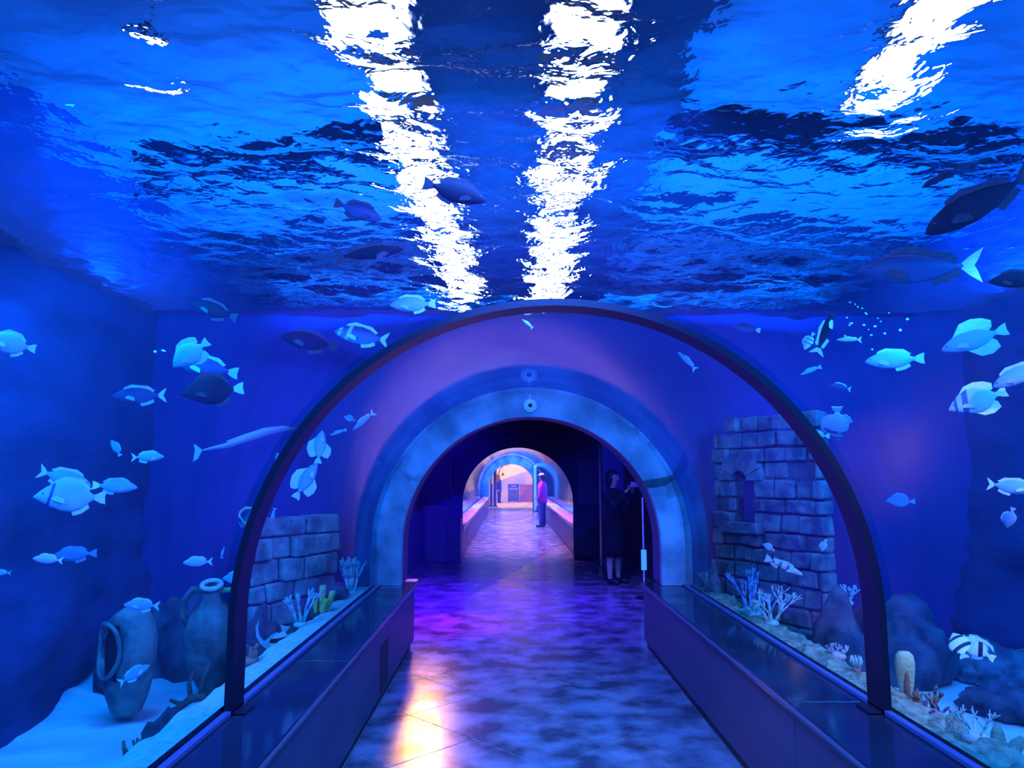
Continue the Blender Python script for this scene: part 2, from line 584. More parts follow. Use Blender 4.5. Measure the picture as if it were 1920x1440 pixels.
# water surface with real ripples
def ripples():
    x0, x1, y0, y1 = XL, XR, -2.5, Y_POR + 0.03
    nx, ny = 300, 520
    xs = np.linspace(x0, x1, nx); ys = np.linspace(y0, y1, ny)
    X, Y = np.meshgrid(xs, ys)
    Z = np.zeros_like(X)
    rng = np.random.RandomState(3)
    for i in range(46):
        lam = 0.11 * (7.0 ** rng.rand())
        th = rng.normal(PI / 2, 0.75)
        k = 2 * PI / lam
        a = 0.046 / k * (lam / 0.4) ** 0.1
        ph = rng.rand() * 2 * PI
        Z += a * np.sin(k * (X * math.cos(th) + Y * math.sin(th)) + ph + 0.8 * np.sin(0.9 * X + 1.3 * Y + i))
    V = np.stack([X, Y, ZW + Z], -1).reshape(-1, 3)
    me = bpy.data.meshes.new('water_surface')
    idx = np.arange(nx * ny).reshape(ny, nx)
    q = np.stack([idx[:-1, :-1], idx[1:, :-1], idx[1:, 1:], idx[:-1, 1:]], -1).reshape(-1, 4)
    me.vertices.add(len(V)); me.vertices.foreach_set('co', V.ravel().astype(np.float32))
    me.loops.add(q.size); me.loops.foreach_set('vertex_index', q.ravel().astype(np.int32))
    me.polygons.add(len(q)); me.polygons.foreach_set('loop_start', (np.arange(len(q)) * 4).astype(np.int32))
    me.polygons.foreach_set('use_smooth', np.ones(len(q), dtype=bool))
    me.update(calc_edges=True)
    return link('water_surface', me, M['water_surface'])


struct(ripples(), 'rippled water surface seen from below, broken by white lamp glints')

# body of water
def water_body():
    a = arch(RT + 0.062, 0.0, 30)
    prof = [(XL, 0.0)] + a + [(XR, 0.0), (XR, ZW), (XL, ZW)]
    k = len(prof)
    bm = bmesh.new()
    f0 = [bm.verts.new((x, -2.49, z)) for x, z in prof]
    f1 = [bm.verts.new((x, Y_POR, z)) for x, z in prof]
    bm.faces.new(f0); bm.faces.new(list(reversed(f1)))
    for i in range(k):
        bm.faces.new((f0[i], f1[i], f1[(i + 1) % k], f0[(i + 1) % k]))
    bmesh.ops.triangulate(bm, faces=[f for f in bm.faces if len(f.verts) > 4])
    bmesh.ops.recalc_face_normals(bm, faces=bm.faces)
    return bmobj('water', bm, M['water_volume'])


wb = struct(water_body(), 'clear blue water filling the tank')

# acrylic vault in two sections, the rib between them
for i, (ya, yb) in enumerate(((-2.45, Y_RIB), (Y_RIB, Y_POR))):
    o = arch_shell('window_%d' % (i + 1), RT, RT + 0.06, ZB, ya, yb, (M['acrylic'], M['clear']))
    struct(o, ('near', 'far')[i] + ' section of the clear acrylic tunnel vault')

rib = empty('tunnel_rib', (XC, Y_RIB, ZB))
tag(rib, 'dark slender arched rib joining the two acrylic vault sections', 'arch')
r_ = arch_shell('rib_band', RT - 0.032, RT - 0.001, ZB, Y_RIB - 0.075, Y_RIB + 0.075, (M['rib'], M['rib']), n=64)
r_.parent = rib; r_.location = -Vector(rib.location)
for sx in (-1, 1):
    x = XC + sx * (RT - 0.045)
    b = box('foot_plate', x - 0.045, x + 0.04, Y_RIB - 0.06, Y_RIB + 0.06, ZB + 0.001, ZB + 0.012, M['rib'], rib, 0.003)
    b.location = -Vector(rib.location)

# ------------------------------------------------------------------ floor of tiles laid on the diagonal
fl = box('floor', LX0 + 0.1, LX1 - 0.1, -2.4, 46.0, -0.10, -0.003, M['grout'])
struct(fl, 'dark mottled stone tile floor laid on the diagonal')


def clip_poly(poly, x0, x1, y0, y1):
    def cut(P, ax, lim, sgn):
        out = []
        for i in range(len(P)):
            a, b = P[i], P[(i + 1) % len(P)]
            ia, ib = sgn * (a[ax] - lim) <= 1e-9, sgn * (b[ax] - lim) <= 1e-9
            if ia:
                out.append(a)
            if ia != ib:
                t = (lim - a[ax]) / (b[ax] - a[ax])
                out.append((a[0] + t * (b[0] - a[0]), a[1] + t * (b[1] - a[1])))
        return out
    for ax, lim, sg in ((0, x0, -1), (0, x1, 1), (1, y0, -1), (1, y1, 1)):
        poly = cut(poly, ax, lim, sg)
        if len(poly) < 3:
            return []
    return poly


HD = 0.455                                  # half the diagonal of a tile
g = HD - 0.006
nt_ = 0
far_tiles = []
for j in range(-4, 80):
    for i in range(-6, 8):
        cx_, cy_ = 0.235 + i * HD, 4.33 + HD + (j) * HD
        if (i + j) % 2:
            continue
        zone = (LX0 + 0.12, LX1 - 0.12) if Y_POR2 - 0.3 < cy_ < Y_LOB + 0.3 else ((-0.915, 1.285) if cy_ < 35 else (-1.5, 2.5))
        p = clip_poly([(cx_ - g, cy_), (cx_, cy_ - g), (cx_ + g, cy_), (cx_, cy_ + g)], zone[0], zone[1], 2.8, 45.9)
        if len(p) < 3:
            continue
        dz = random.uniform(-0.0006, 0.0006)
        k = len(p)
        V = [(x, y, dz) for x, y in p] + [(x, y, -0.008) for x, y in p]
        Fc = [tuple(range(k))] + [(a, k + a, k + (a + 1) % k, (a + 1) % k) for a in range(k)]
        if cy_ < 24:
            pyobj('tile', V, Fc, M['tile'], fl)
            nt_ += 1
        else:
            far_tiles.append((V, Fc))
V, Fc = merge(far_tiles)
ft = pyobj('far_tiles', V, Fc, M['tile'], fl)
ft['kind'] = 'stuff'


# ------------------------------------------------------------------ benches (parapets) along the acrylic
def bench(name, label, xin, xout, y0, y1, splits, side, slots=(), end_m=None):
    r = empty(name, ((xin + xout) / 2, y0, 0))
    tag(r, label, 'bench')
    inv = -Vector(r.location)

    def part(o):
        o.parent = r
        o.location = inv
        return o
    lo, hi = min(xin, xout), max(xin, xout)
    fx0, fx1 = (lo, hi - 0.02) if side < 0 else (lo + 0.02, hi)
    ys = [y0] + list(splits) + [y1]
    for a, b in zip(ys[:-1], ys[1:]):
        part(box('top_slab', lo, hi, a + 0.002, b - 0.002, ZB - 0.045, ZB, M['bench_top'], None, 0.004))
        part(box('front_panel', fx0, fx1, a + 0.003, b - 0.003, 0.075, ZB - 0.047, M['bench_front'], None, 0.003))
    e0, e1 = (hi - 0.016, hi + 0.004) if side < 0 else (lo - 0.004, lo + 0.016)
    part(box('edge_strip', e0, e1, y0, y1, ZB - 0.03, ZB - 0.012, M['bench_edge'], None, 0.003))
    k0, k1 = (lo, hi - 0.05) if side < 0 else (lo + 0.05, hi)
    part(box('kick_plate', k0, k1, y0, y1, 0.0, 0.078, M['black']))
    g0, g1 = (lo - 0.0, lo + 0.03) if side < 0 else (hi - 0.03, hi)
    part(box('glazing_rail', g0, g1, y0, y1 if end_m is None else Y_POR, ZB + 0.0005, ZB + 0.022, M['rail'], None, 0.004))
    for (a, z0, z1) in slots:
        s0, s1 = (fx1 - 0.004, fx1 + 0.002) if side < 0 else (fx0 - 0.002, fx0 + 0.004)
        part(box('vent_slot', s0, s1, a, a + 0.34, z0, z1, M['black']))
    if end_m is not None:
        part(box('end_cap', lo + 0.03, hi - 0.004, y1, y1 + 0.16, ZB - 0.05, ZB + 0.004, end_m, None, 0.004))
    return r


bench('parapet_bench', 'dark glossy parapet bench along the left pane, warm light painted in orange on its far tip', -0.87, XC - RT + 0.002, -2.4, 7.20, (1.2, 4.2), -1, ((5.35, 0.10, 0.42),), M['bench_end_warm_lit'])
bench('parapet_bench', 'dark glossy parapet bench along the right pane with a warm lamp reflection', 1.24, XC + RT - 0.002, -2.4, 7.20, (0.9, 3.45), 1)
bench('parapet_bench', 'violet lit bench left of the passage in the second tunnel', -0.87, -1.19, Y_LOB, Y_T2, (19.0, 24.0, 29.0), -1, ((16.0, 0.12, 0.5),))
bench('parapet_bench', 'blue lit bench beside the person in magenta in the second tunnel', 1.24, 1.60, Y_LOB, Y_T2, (19.0, 24.0, 29.0), 1)

# ------------------------------------------------------------------ portal ring and lobby
por = empty('portal_ring', (XC, Y_POR, 0))
tag(por, 'mottled grey concrete ring framing the mouth of the tunnel', 'arch')
def ring_part(name, R0, R1, zb, y0, y1, m, zc=0.955):
    o = arch_shell(name, R0, R1, zb, y0, y1, (m, m), zc=zc, n=48)
    o.parent = por
    o.location = -Vector(por.location)
    return o


ring_part('ring_face', 1.185, 1.46, ZB + 0.003, Y_POR, Y_POR + 0.10, M['concrete'], 0.95)
ring_part('ring_reveal', 1.190, 1.45, ZB + 0.003, Y_POR + 0.10, Y_POR2, M['purple_trim'], 0.95)
struct(wall_with_arch('wall_lobby_front', XL, XR, -0.1, ZW + 0.08, Y_POR + 0.02, Y_POR + 0.16, 1.462, 0, M['bluewall'], zc=0.95), 'blue painted end wall of the tank around the concrete ring')
struct(box('wall_lobby_left', LX0, LX0 + 0.1, Y_POR + 0.16, Y_LOB, -0.1, 3.2, M['lobby_wall']))
struct(box('wall_lobby_right', LX1 - 0.1, LX1, Y_POR + 0.16, Y_LOB, -0.1, 3.2, M['lobby_wall']))
struct(box('ceiling_lobby', LX0, LX1, Y_POR + 0.16, Y_LOB + 0.1, 3.1, 3.25, M['lobby_wall']))
struct(wall_with_arch('wall_lobby_far', LX0, LX1, -0.1, 3.2, Y_LOB, Y_LOB + 0.15, 1.06, 0, M['lobby_wall'], xc=0.165, zc=1.06), 'dark wall with an arched mouth of the second tunnel')
struct(box('wall_passage_back', -1.3, 1.7, -2.45, -2.4, 0, 2.5, M['lobby_wall']))


def dome_lamp(loc):
    r = empty('dome_lamp', loc)
    tag(r, 'small round dome lamp fixed on the crown of the concrete ring', 'lamp')
    V, Fc = lathe_geo([(0.0005, 0.0), (0.062, 0.0), (0.066, 0.012), (0.058, 0.03), (0.036, 0.036), (0.034, 0.05), (0.022, 0.055), (0.021, 0.05), (0.0005, 0.048)], 24)
    V = [(x, -z, y) for x, y, z in V]
    hs_ = pyobj('housing', V, Fc, M['metal'], r, True)
    V, Fc = lathe_geo([(0.0005, 0.0585), (0.012, 0.058), (0.0205, 0.052), (0.0205, 0.049)], 20)
    pyobj('lens', [(x, -z, y) for x, y, z in V], Fc, M['black'], hs_, True)
    pyobj('bracket', *tube_geo([(0, -0.012, 0.05), (0, -0.012, 0.10)], 0.006, 8), M['metal'], r)
    return r


dome_lamp(at_y(994, 761, Y_POR))

# warm spotlight under the lobby ceiling, just out of sight behind the ring
sl = empty('track_spotlight', (-1.33, 12.2, 2.62))
tag(sl, 'warm spotlight under the lobby ceiling behind the concrete ring', 'lamp')
V, Fc = lathe_geo([(0.03, 0.16), (0.075, 0.14), (0.085, 0.0), (0.078, 0.0), (0.07, 0.10), (0.0005, 0.11)], 20)
hs = pyobj('lamp_head', V, Fc, M['black'], sl, True)
hs.rotation_euler = (Vector((0.9, -8.5, -2.5)).to_track_quat('-Z', 'Y')).to_euler()
pyobj('stem', *tube_geo([(0, 0.1, 0.02), (0, 0.12, 0.47)], 0.012, 8), M['black'], sl)
M['bulb'] = mat('bulb', (1, 0.6, 0.3), 0.5, emit=(1.0, 0.42, 0.07), estr=20.0)
V, Fc = ball_geo((0.012, -0.10, -0.03), 0.055, 14, 10)
pyobj('bulb', V, Fc, M['bulb'], sl, True)
spot('orange_glow_fill', (4.0, 4.4, 2.92), (3.45, 6.95, 1.72), 260, (1.0, 0.30, 0.12), angle=22, blend=1.0, radius=0.05)  # orange spot added inside the tank for the glow at the right
sp_ = area('warm_spot', (-1.33, 12.18, 2.60), (0.35, 0.35), 2.2, (1.0, 0.38, 0.03), (0.85, -8.2, -2.62), spread=26)

# ------------------------------------------------------------------ lamps above the water
def lamp_panel(p, q, width, label, group):
    p, q = Vector(p), Vector(q)
    mid = (p + q) / 2
    d = q - p
    r = empty('lamp_panel', mid, math.atan2(d.y, d.x))
    tag(r, label, 'lamp', group)
    l, hw = d.length / 2, width / 2
    box('housing', -l, l, -hw - 0.03, hw + 0.03, 0.02, 0.10, M['lampbox'], r, 0.01)
    box('diffuser', -l + 0.02, l - 0.02, -hw, hw, 0.0, 0.021, M['lampglow'], r)
    box('hanger', -0.015, 0.015, -0.015, 0.015, 0.10, 0.34, M['lampbox'], r)
    return r


ZL = 4.4
for (a, b, n, wd, lab, grp) in (
        ((-0.84, 3.0, ZL), (-0.54, 9.6, ZL), 10, 0.40, 'white lamp panel shining through ripples in the left-hand row over the tunnel', 'left row of lamp panels over the water'),
        ((0.44, 3.0, ZL), (0.48, 11.2, ZL), 12, 0.42, 'white lamp panel shining through ripples in the right-hand row over the tunnel', 'right row of lamp panels over the water')):
    a, b = Vector(a), Vector(b)
    for i in range(n):
        t0, t1 = i / n, (i + 1) / n
        lamp_panel(a.lerp(b, t0 + 0.17 / n), a.lerp(b, t1 - 0.17 / n), wd, lab, grp)
a, b = (2.30, 3.1, ZL), (2.42, 4.7, ZL)
lamp_panel(a, b, 0.30, 'white lamp panel glinting over the water at the top right, apart from the rows', 'lamp panels over the right side')
a, b = (-2.13, 4.0, ZL), (-2.13, 4.25, ZL)
lamp_panel(a, b, 0.10, 'tiny white lamp glinting over the water at the top left', 'lamp panels over the left side')

# ------------------------------------------------------------------ second tunnel and the room at its end
struct(arch_shell('window_3', RT, RT + 0.05, ZB, Y_LOB + 0.15, Y_T2, (M['acrylic'], M['clear'])), 'acrylic vault of the second tunnel')
M['tank_two'] = mat('tank_two', (0.10, 0.13, 0.45), 0.9, col2=(0.75, 0.5, 0.8), scale=1.1, detail=6)
M['pink_lit_stone'] = mat('pink_lit_stone', (0.75, 0.55, 0.62), 0.9, col2=(0.6, 0.4, 0.5), scale=3)  # pink light on the ledges is put into the stone colour
struct(relief_wall('wall_second_left', -2.3, Y_LOB + 0.1, Y_T2 + 1, -0.1, 3.6, 0.3, 0.4, 1, M['tank_two'], seed=21))
struct(relief_wall('wall_second_right', 2.75, Y_LOB + 0.1, Y_T2 + 1, -0.1, 3.6, 0.3, 0.4, -1, M['tank_two'], seed=33))
struct(box('ceiling_second', -2.6, 3.0, Y_LOB + 0.15, Y_T2 + 0.3, 3.5, 3.6, M['ceil']))
struct(box('floor_second_left', -2.6, -1.2, Y_LOB + 0.15, Y_T2, 0.40, 0.50, M['sand']))
struct(box('floor_second_right', 1.6, 3.0, Y_LOB + 0.15, Y_T2, 0.40, 0.50, M['sand']))
# blocks of the ledges beside the second tunnel
for (x0, x1, lab) in ((-1.155, -0.875, 'stone coping with joints and painted pink light on the left bench of the second tunnel'), (1.245, 1.565, 'stone coping with joints and painted pink light on the right bench of the second tunnel')):
    r = empty('stone_coping', ((x0 + x1) / 2, Y_LOB + 0.2, ZB))
    tag(r, lab, 'coping')
    y = Y_LOB + 0.2
    while y < Y_T2 - 0.1:
        L_ = min(random.uniform(0.75, 0.95), Y_T2 - y)
        o = box('stone', x0, x1 - 0.0, y, y + L_ - 0.02, ZB + 0.001, ZB + 0.03 + random.uniform(0, 0.004), M['pink_lit_stone'], r, 0.006)
        o.location = -Vector(r.location)
        y += L_
p2 = empty('portal_ring', (XC, Y_T2, 0))
tag(p2, 'bright blue lit ring at the far end of the second tunnel', 'arch')
o = arch_shell('ring_face', 1.03, 1.45, 0.0, Y_T2, Y_T2 + 0.8, (M['concrete'], M['concrete']), zc=1.05, xc=0.1, n=40)
o.parent = p2; o.location = -Vector(p2.location)

M['peach'] = mat('peach', (0.85, 0.66, 0.58), 0.9, col2=(0.9, 0.74, 0.68), scale=0.5)
M['oxblood'] = mat('oxblood', (0.42, 0.12, 0.13), 0.8, col2=(0.5, 0.18, 0.18), scale=2)
M['orange_floor'] = mat('orange_floor', (0.8, 0.5, 0.26), 0.5)
M['sign_dark'] = mat('sign_dark', (0.03, 0.03, 0.05), 0.5)
M['sign_panel'] = mat('sign_panel', (0.09, 0.09, 0.16), 0.5)
M['sign_print'] = mat('sign_print', (0.7, 0.6, 0.5), 0.6)
Y_END = 45.0
struct(box('wall_end', -4, 5, Y_END, Y_END + 0.1, -0.05, 6, M['peach']), 'peach wall of the lit room at the end')
struct(box('wall_end_left', -4.1, -4, Y_T2 + 0.5, Y_END, -0.05, 6, M['peach']))
struct(box('wall_end_right', 5, 5.1, Y_T2 + 0.5, Y_END, -0.05, 6, M['peach']))
struct(box('ceiling_end', -4, 5, Y_T2 + 0.5, Y_END, 5.9, 6.0, M['peach']))
struct(wall_with_arch('wall_second_far', -4, 5, -0.1, 6.0, Y_T2 + 0.5, Y_T2 + 0.65, 1.5, 0, M['bluewall'], xc=0.1, zc=1.05))
struct(box('floor_end', -3.9, 4.9, 36.6, Y_END, -0.008, 0.003, M['orange_floor']), 'orange lit floor of the end room')


def at_floor_px(u, y):
    return CAM.x + (u - 955) / F_PX * y


k_ = 44.0 / F_PX
# sign stand: dark header board over a larger panel
sgn = empty('sign_stand', ((963 - 955) * k_, 44.0, 0))
tag(sgn, 'black information sign with a header board standing by the peach wall', 'sign')
box('panel', -0.29, 0.29, -0.03, 0.03, 0.05, 0.80, M['sign_panel'], sgn, 0.01)
box('header', -0.29, 0.29, -0.05, 0.05, 0.83, 1.05, M['sign_dark'], sgn, 0.01)
box('print_line', -0.14, 0.14, -0.056, -0.049, 0.92, 0.97, M['sign_print'], sgn)
box('print_line', -0.25, 0.25, -0.035, -0.029, 0.74, 0.77, M['sign_print'], sgn)
for sx in (-1, 1):
    box('post', sx * 0.30 - 0.02, sx * 0.30 + 0.02, -0.03, 0.03, 0.0, 1.06, M['sign_dark'], sgn)
    box('foot', sx * 0.30 - 0.03, sx * 0.30 + 0.03, -0.16, 0.16, 0.0, 0.03, M['sign_dark'], sgn)
# low oxblood wall on the right, made of panels
lw = empty('low_wall', ((988 - 955) * k_, 44.5, 0))
tag(lw, 'low oxblood red panelled wall right of the sign', 'wall')
for i in range(4):
    box('panel', -0.4 + i * 0.36, -0.4 + i * 0.36 + 0.35, 0, 0.2, 0.0, 0.98, M['oxblood'], lw, 0.01)
box('cap_rail', -0.42, 1.06, -0.03, 0.23, 0.98, 1.03, M['oxblood'], lw, 0.01)
# dark wooden post on the left of the room
M['post_wood'] = mat('post_wood', (0.10, 0.035, 0.03), 0.7, col2=(0.16, 0.06, 0.05), scale=3)
kp = 38.0 / F_PX
ps = empty('display_post', ((925 - 955) * kp, 38.0, 0))
tag(ps, 'dark brown wooden display post at the left of the end room', 'post')
box('plank', -0.16, -0.03, -0.1, 0.1, 0.02, 1.78, M['post_wood'], ps, 0.01)
box('plank', 0.01, 0.17, -0.1, 0.1, 0.02, 2.25, M['post_wood'], ps, 0.01)
box('base', -0.22, 0.22, -0.16, 0.16, 0.0, 0.05, M['post_wood'], ps, 0.01)
box('notice', -0.12, -0.04, -0.112, -0.1, 1.15, 1.5, M['sign_print'], ps)
# branching dry tree with a dark round lantern hanging in it
kt = 42.0 / F_PX
tr_ = empty('dry_tree', ((936 - 955) * kt, 42.6, 0))
tag(tr_, 'bare branching tree rising against the peach wall', 'tree')
M['bark'] = mat('bark', (0.16, 0.08, 0.05), 0.9, col2=(0.24, 0.13, 0.08), scale=6)
pyobj('trunk', *tube_geo([(-0.25, 0, 0), (-0.22, 0, 0.8), (-0.12, 0, 1.5), (0.1, 0, 2.0)], [0.09, 0.07, 0.055, 0.03], 8), M['bark'], tr_, True)
for q in ([(-0.12, 0, 1.5), (-0.3, 0, 1.9), (-0.28, 0, 2.4)], [(0.1, 0, 2.0), (0.3, 0, 2.15), (0.5, 0, 2.5)], [(0.1, 0, 2.0), (0.15, 0, 2.3), (0.05, 0, 2.7)], [(0.3, 0, 2.15), (0.5, 0, 2.1), (0.7, 0, 2.3)], [(-0.2, 0, 1.1), (0.0, 0, 1.25), (0.12, 0, 1.6)]):
    pyobj('branch', *tube_geo(q, [0.03, 0.02, 0.008], 6), M['bark'], tr_, True)
ln = empty('lantern', ((943 - 955) * kt, 42.2, 1.62))
tag(ln, 'small dark round lantern hanging in front of the peach wall', 'lantern')
pyobj('globe', *ball_geo((0, 0, 0), 0.075), M['sign_dark'], ln, True)
pyobj('cord', *tube_geo([(0, 0, 0.07), (0, 0, 4.28)], 0.008, 6), M['sign_dark'], ln)
# pale upright door leaf beside the ring
dl = empty('door_leaf', ((1001 - 955) * 33.5 / F_PX, 33.5, 0))
tag(dl, 'tall white door leaf standing open behind the person in magenta', 'door')
box('leaf', -0.03, 0.10, -0.3, 0.3, 0.04, 2.0, M['white'], dl, 0.01)
box('edge_frame', -0.06, -0.03, -0.32, 0.32, 0.02, 2.02, M['sign_dark'], dl, 0.005)

# ------------------------------------------------------------------ furniture of the lobby
kl = 13.9 / F_PX
sc_ = empty('wall_screen', ((832 - 955) * kl, 14.36, 0))
tag(sc_, 'black wall screen hung left of the second tunnel mouth', 'screen')
box('screen', -0.14, 0.15, -0.06, 0.0, 1.12, 1.70, M['black'], sc_, 0.01)
box('bezel', -0.155, 0.165, -0.045, 0.02, 1.105, 1.715, M['sign_dark'], sc_, 0.01)
st = empty('display_plinth', ((825 - 955) * kl, 13.95, 0))
tag(st, 'dim violet display plinth under the black wall screen', 'plinth')
M['plinth'] = mat('plinth', (0.10, 0.09, 0.2), 0.6)
box('body', -0.24, 0.14, -0.25, 0.25, 0.06, 1.0, M['plinth'], st, 0.02)
box('top', -0.26, 0.16, -0.27, 0.27, 1.0, 1.04, M['plinth'], st, 0.01)
box('base', -0.22, 0.12, -0.23, 0.23, 0.0, 0.06, M['black'], st)
cb = empty('black_cabinet', ((857 - 955) * kl, 14.0, 0))
tag(cb, 'low black cabinet left of the second tunnel mouth', 'cabinet')
box('body', -0.16, 0.09, -0.28, 0.28, 0.05, 0.80, M['black'], cb, 0.01)
box('door', -0.15, 0.08, -0.295, -0.28, 0.08, 0.78, M['sign_dark'], cb, 0.005)
box('top', -0.17, 0.10, -0.3, 0.3, 0.80, 0.83, M['black'], cb, 0.005)
# right side: blue lit glass case behind the person in black, and a small lit notice
M['case_blue'] = mat('case_blue', (0.05, 0.06, 0.3), 0.4)
M['notice'] = mat('notice', (0.2, 0.5, 0.9), 0.5, emit=(0.05, 0.35, 1.0), estr=0.9)
kc = 12.6 / F_PX
gc = empty('display_case', (1.70, 12.3, 0))
tag(gc, 'tall dim blue display case behind the person in black', 'case')
box('body', -0.20, 0.16, -0.1, 0.3, 0.1, 2.1, M['case_blue'], gc, 0.01)
box('base', -0.22, 0.18, -0.12, 0.32, 0.0, 0.1, M['black'], gc)
box('frame_post', -0.22, -0.19, -0.13, -0.09, 0.1, 2.12, M['black'], gc)
box('frame_post', 0.15, 0.18, -0.13, -0.09, 0.1, 2.12, M['black'], gc)
box('shelf', -0.19, 0.15, -0.112, 0.0, 0.62, 0.64, M['metal'], gc)
nb = empty('lit_notice', (1.765, 10.0, 0))
tag(nb, 'small cyan lit notice on a thin stand right of the person in black', 'notice')
pyobj('stand', *tube_geo([(0, 0, 0.0), (0, 0, 1.3)], 0.012, 8), M['metal'], nb)
o = box('panel', -0.035, 0.035, -0.015, 0.0, 0.36, 0.62, M['notice'], nb, 0.004)
pyobj('foot', *lathe_geo([(0.0005, 0.0), (0.12, 0.0), (0.12, 0.015), (0.0005, 0.02)], 16), M['black'], nb)
pb = empty('wall_poster', ((1108 - 955) * 14.3 / F_PX, 14.37, 0))
tag(pb, 'dim violet framed poster right of the second tunnel mouth', 'poster')
M['poster'] = mat('poster', (0.10, 0.08, 0.24), 0.5, col2=(0.16, 0.10, 0.2), scale=2)
box('sheet', -0.26, 0.24, -0.02, 0.0, 1.05, 1.85, M['poster'], pb)
box('frame', -0.29, 0.27, -0.015, 0.012, 1.02, 1.88, M['black'], pb, 0.006)


# ------------------------------------------------------------------ fish
FM = {}


def fish_mat(key, back, belly, bars=None, barcol=(0.02, 0.03, 0.10), edge=None, rough=0.45, tailcol=None):
    """colour by the fish's own frame: X along the body (-0.5 tail .. 0.5 snout), Z up; bars = [(x, halfwidth, slant)]"""
    if key in FM:
        return FM[key]
    m, nt, N, L, p, out = newmat('fish_' + key)
    p.inputs['Roughness'].default_value = rough
    p.inputs['Specular IOR Level'].default_value = 0.15
    tc = N.new('ShaderNodeTexCoord')
    sx = N.new('ShaderNodeSeparateXYZ')
    L.new(tc.outputs['Object'], sx.inputs[0])
    mr = N.new('ShaderNodeMapRange'); mr.inputs['From Min'].default_value = -0.12; mr.inputs['From Max'].default_value = 0.12
    L.new(sx.outputs['Z'], mr.inputs['Value'])
    mix = N.new('ShaderNodeMix'); mix.data_type = 'RGBA'
    mix.inputs['A'].default_value = (*belly, 1); mix.inputs['B'].default_value = (*back, 1)
    L.new(mr.outputs[0], mix.inputs['Factor'])
    col = mix.outputs['Result']
    for (bx, hw, sl_) in (bars or []):
        sk = N.new('ShaderNodeMath'); sk.operation = 'MULTIPLY_ADD'
        L.new(sx.outputs['Z'], sk.inputs[0]); sk.inputs[1].default_value = sl_
        L.new(sx.outputs['X'], sk.inputs[2])
        sb = N.new('ShaderNodeMath'); sb.operation = 'SUBTRACT'; L.new(sk.outputs[0], sb.inputs[0]); sb.inputs[1].default_value = bx
        ab = N.new('ShaderNodeMath'); ab.operation = 'ABSOLUTE'; L.new(sb.outputs[0], ab.inputs[0])
        ss = N.new('ShaderNodeMapRange'); ss.interpolation_type = 'SMOOTHSTEP'
        ss.inputs['From Min'].default_value = hw * 0.7; ss.inputs['From Max'].default_value = hw * 1.3
        ss.inputs['To Min'].default_value = 1; ss.inputs['To Max'].default_value = 0
        L.new(ab.outputs[0], ss.inputs['Value'])
        m2 = N.new('ShaderNodeMix'); m2.data_type = 'RGBA'
        m2.inputs['B'].default_value = (*barcol, 1)
        L.new(ss.outputs[0], m2.inputs['Factor']); L.new(col, m2.inputs['A'])
        col = m2.outputs['Result']
    L.new(col, p.inputs['Base Color'])
    n = N.new('ShaderNodeTexNoise'); n.inputs['Scale'].default_value = 40
    L.new(tc.outputs['Object'], n.inputs['Vector'])
    b = N.new('ShaderNodeBump'); b.inputs['Strength'].default_value = 0.15; b.inputs['Distance'].default_value = 0.01
    L.new(n.outputs['Fac'], b.inputs['Height']); L.new(b.outputs[0], p.inputs['Normal'])
    FM[key] = m
    return m


def fin_mat(key, c1):
    k = 'fin_' + key
    if k not in FM:
        FM[k] = mat('fish_' + k, c1, 0.5, col2=tuple(min(1, x * 1.25 + 0.02) for x in c1), scale=60, stretch=(0.2, 1, 1))
    return FM[k]


# outlines: list of (x, top, bottom, halfwidth) from the snout to the tail root, body length 0.8 of the whole
SHAPES = {
    'oval': [(0.50, 0.005, -0.005, 0.008), (0.46, 0.045, -0.045, 0.032), (0.40, 0.085, -0.075, 0.05), (0.30, 0.135, -0.115, 0.066), (0.16, 0.17, -0.15, 0.074), (0.0, 0.17, -0.16, 0.072), (-0.14, 0.135, -0.13, 0.055), (-0.24, 0.08, -0.08, 0.034), (-0.30, 0.042, -0.04, 0.018), (-0.345, 0.036, -0.034, 0.010)],
    'deep': [(0.50, 0.0, -0.012, 0.008), (0.45, 0.05, -0.05, 0.03), (0.38, 0.12, -0.09, 0.05), (0.27, 0.20, -0.15, 0.065), (0.12, 0.26, -0.215, 0.072), (-0.03, 0.265, -0.235, 0.066), (-0.15, 0.21, -0.195, 0.05), (-0.25, 0.11, -0.11, 0.03), (-0.30, 0.055, -0.055, 0.016), (-0.34, 0.046, -0.046, 0.009)],
    'slim': [(0.50, 0.003, -0.006, 0.008), (0.45, 0.035, -0.032, 0.026), (0.36, 0.066, -0.058, 0.042), (0.22, 0.09, -0.08, 0.052), (0.05, 0.094, -0.088, 0.052), (-0.12, 0.078, -0.076, 0.042), (-0.24, 0.05, -0.05, 0.027), (-0.31, 0.032, -0.032, 0.015), (-0.355, 0.03, -0.03, 0.009)],
    'jack': [(0.50, 0.0, -0.012, 0.008), (0.46, 0.05, -0.045, 0.034), (0.38, 0.10, -0.085, 0.056), (0.24, 0.14, -0.125, 0.07), (0.08, 0.145, -0.14, 0.074), (-0.10, 0.11, -0.115, 0.06), (-0.22, 0.062, -0.066, 0.036), (-0.30, 0.026, -0.026, 0.016), (-0.35, 0.02, -0.02, 0.010)],
}
TAILS = {
    'fan': [(-0.33, 0.034), (-0.42, 0.085), (-0.50, 0.105), (-0.485, 0.0), (-0.50, -0.105), (-0.42, -0.085), (-0.33, -0.034)],
    'fork': [(-0.335, 0.024), (-0.40, 0.085), (-0.50, 0.155), (-0.465, 0.06), (-0.435, 0.0), (-0.465, -0.06), (-0.50, -0.155), (-0.40, -0.085), (-0.335, -0.024)],
}


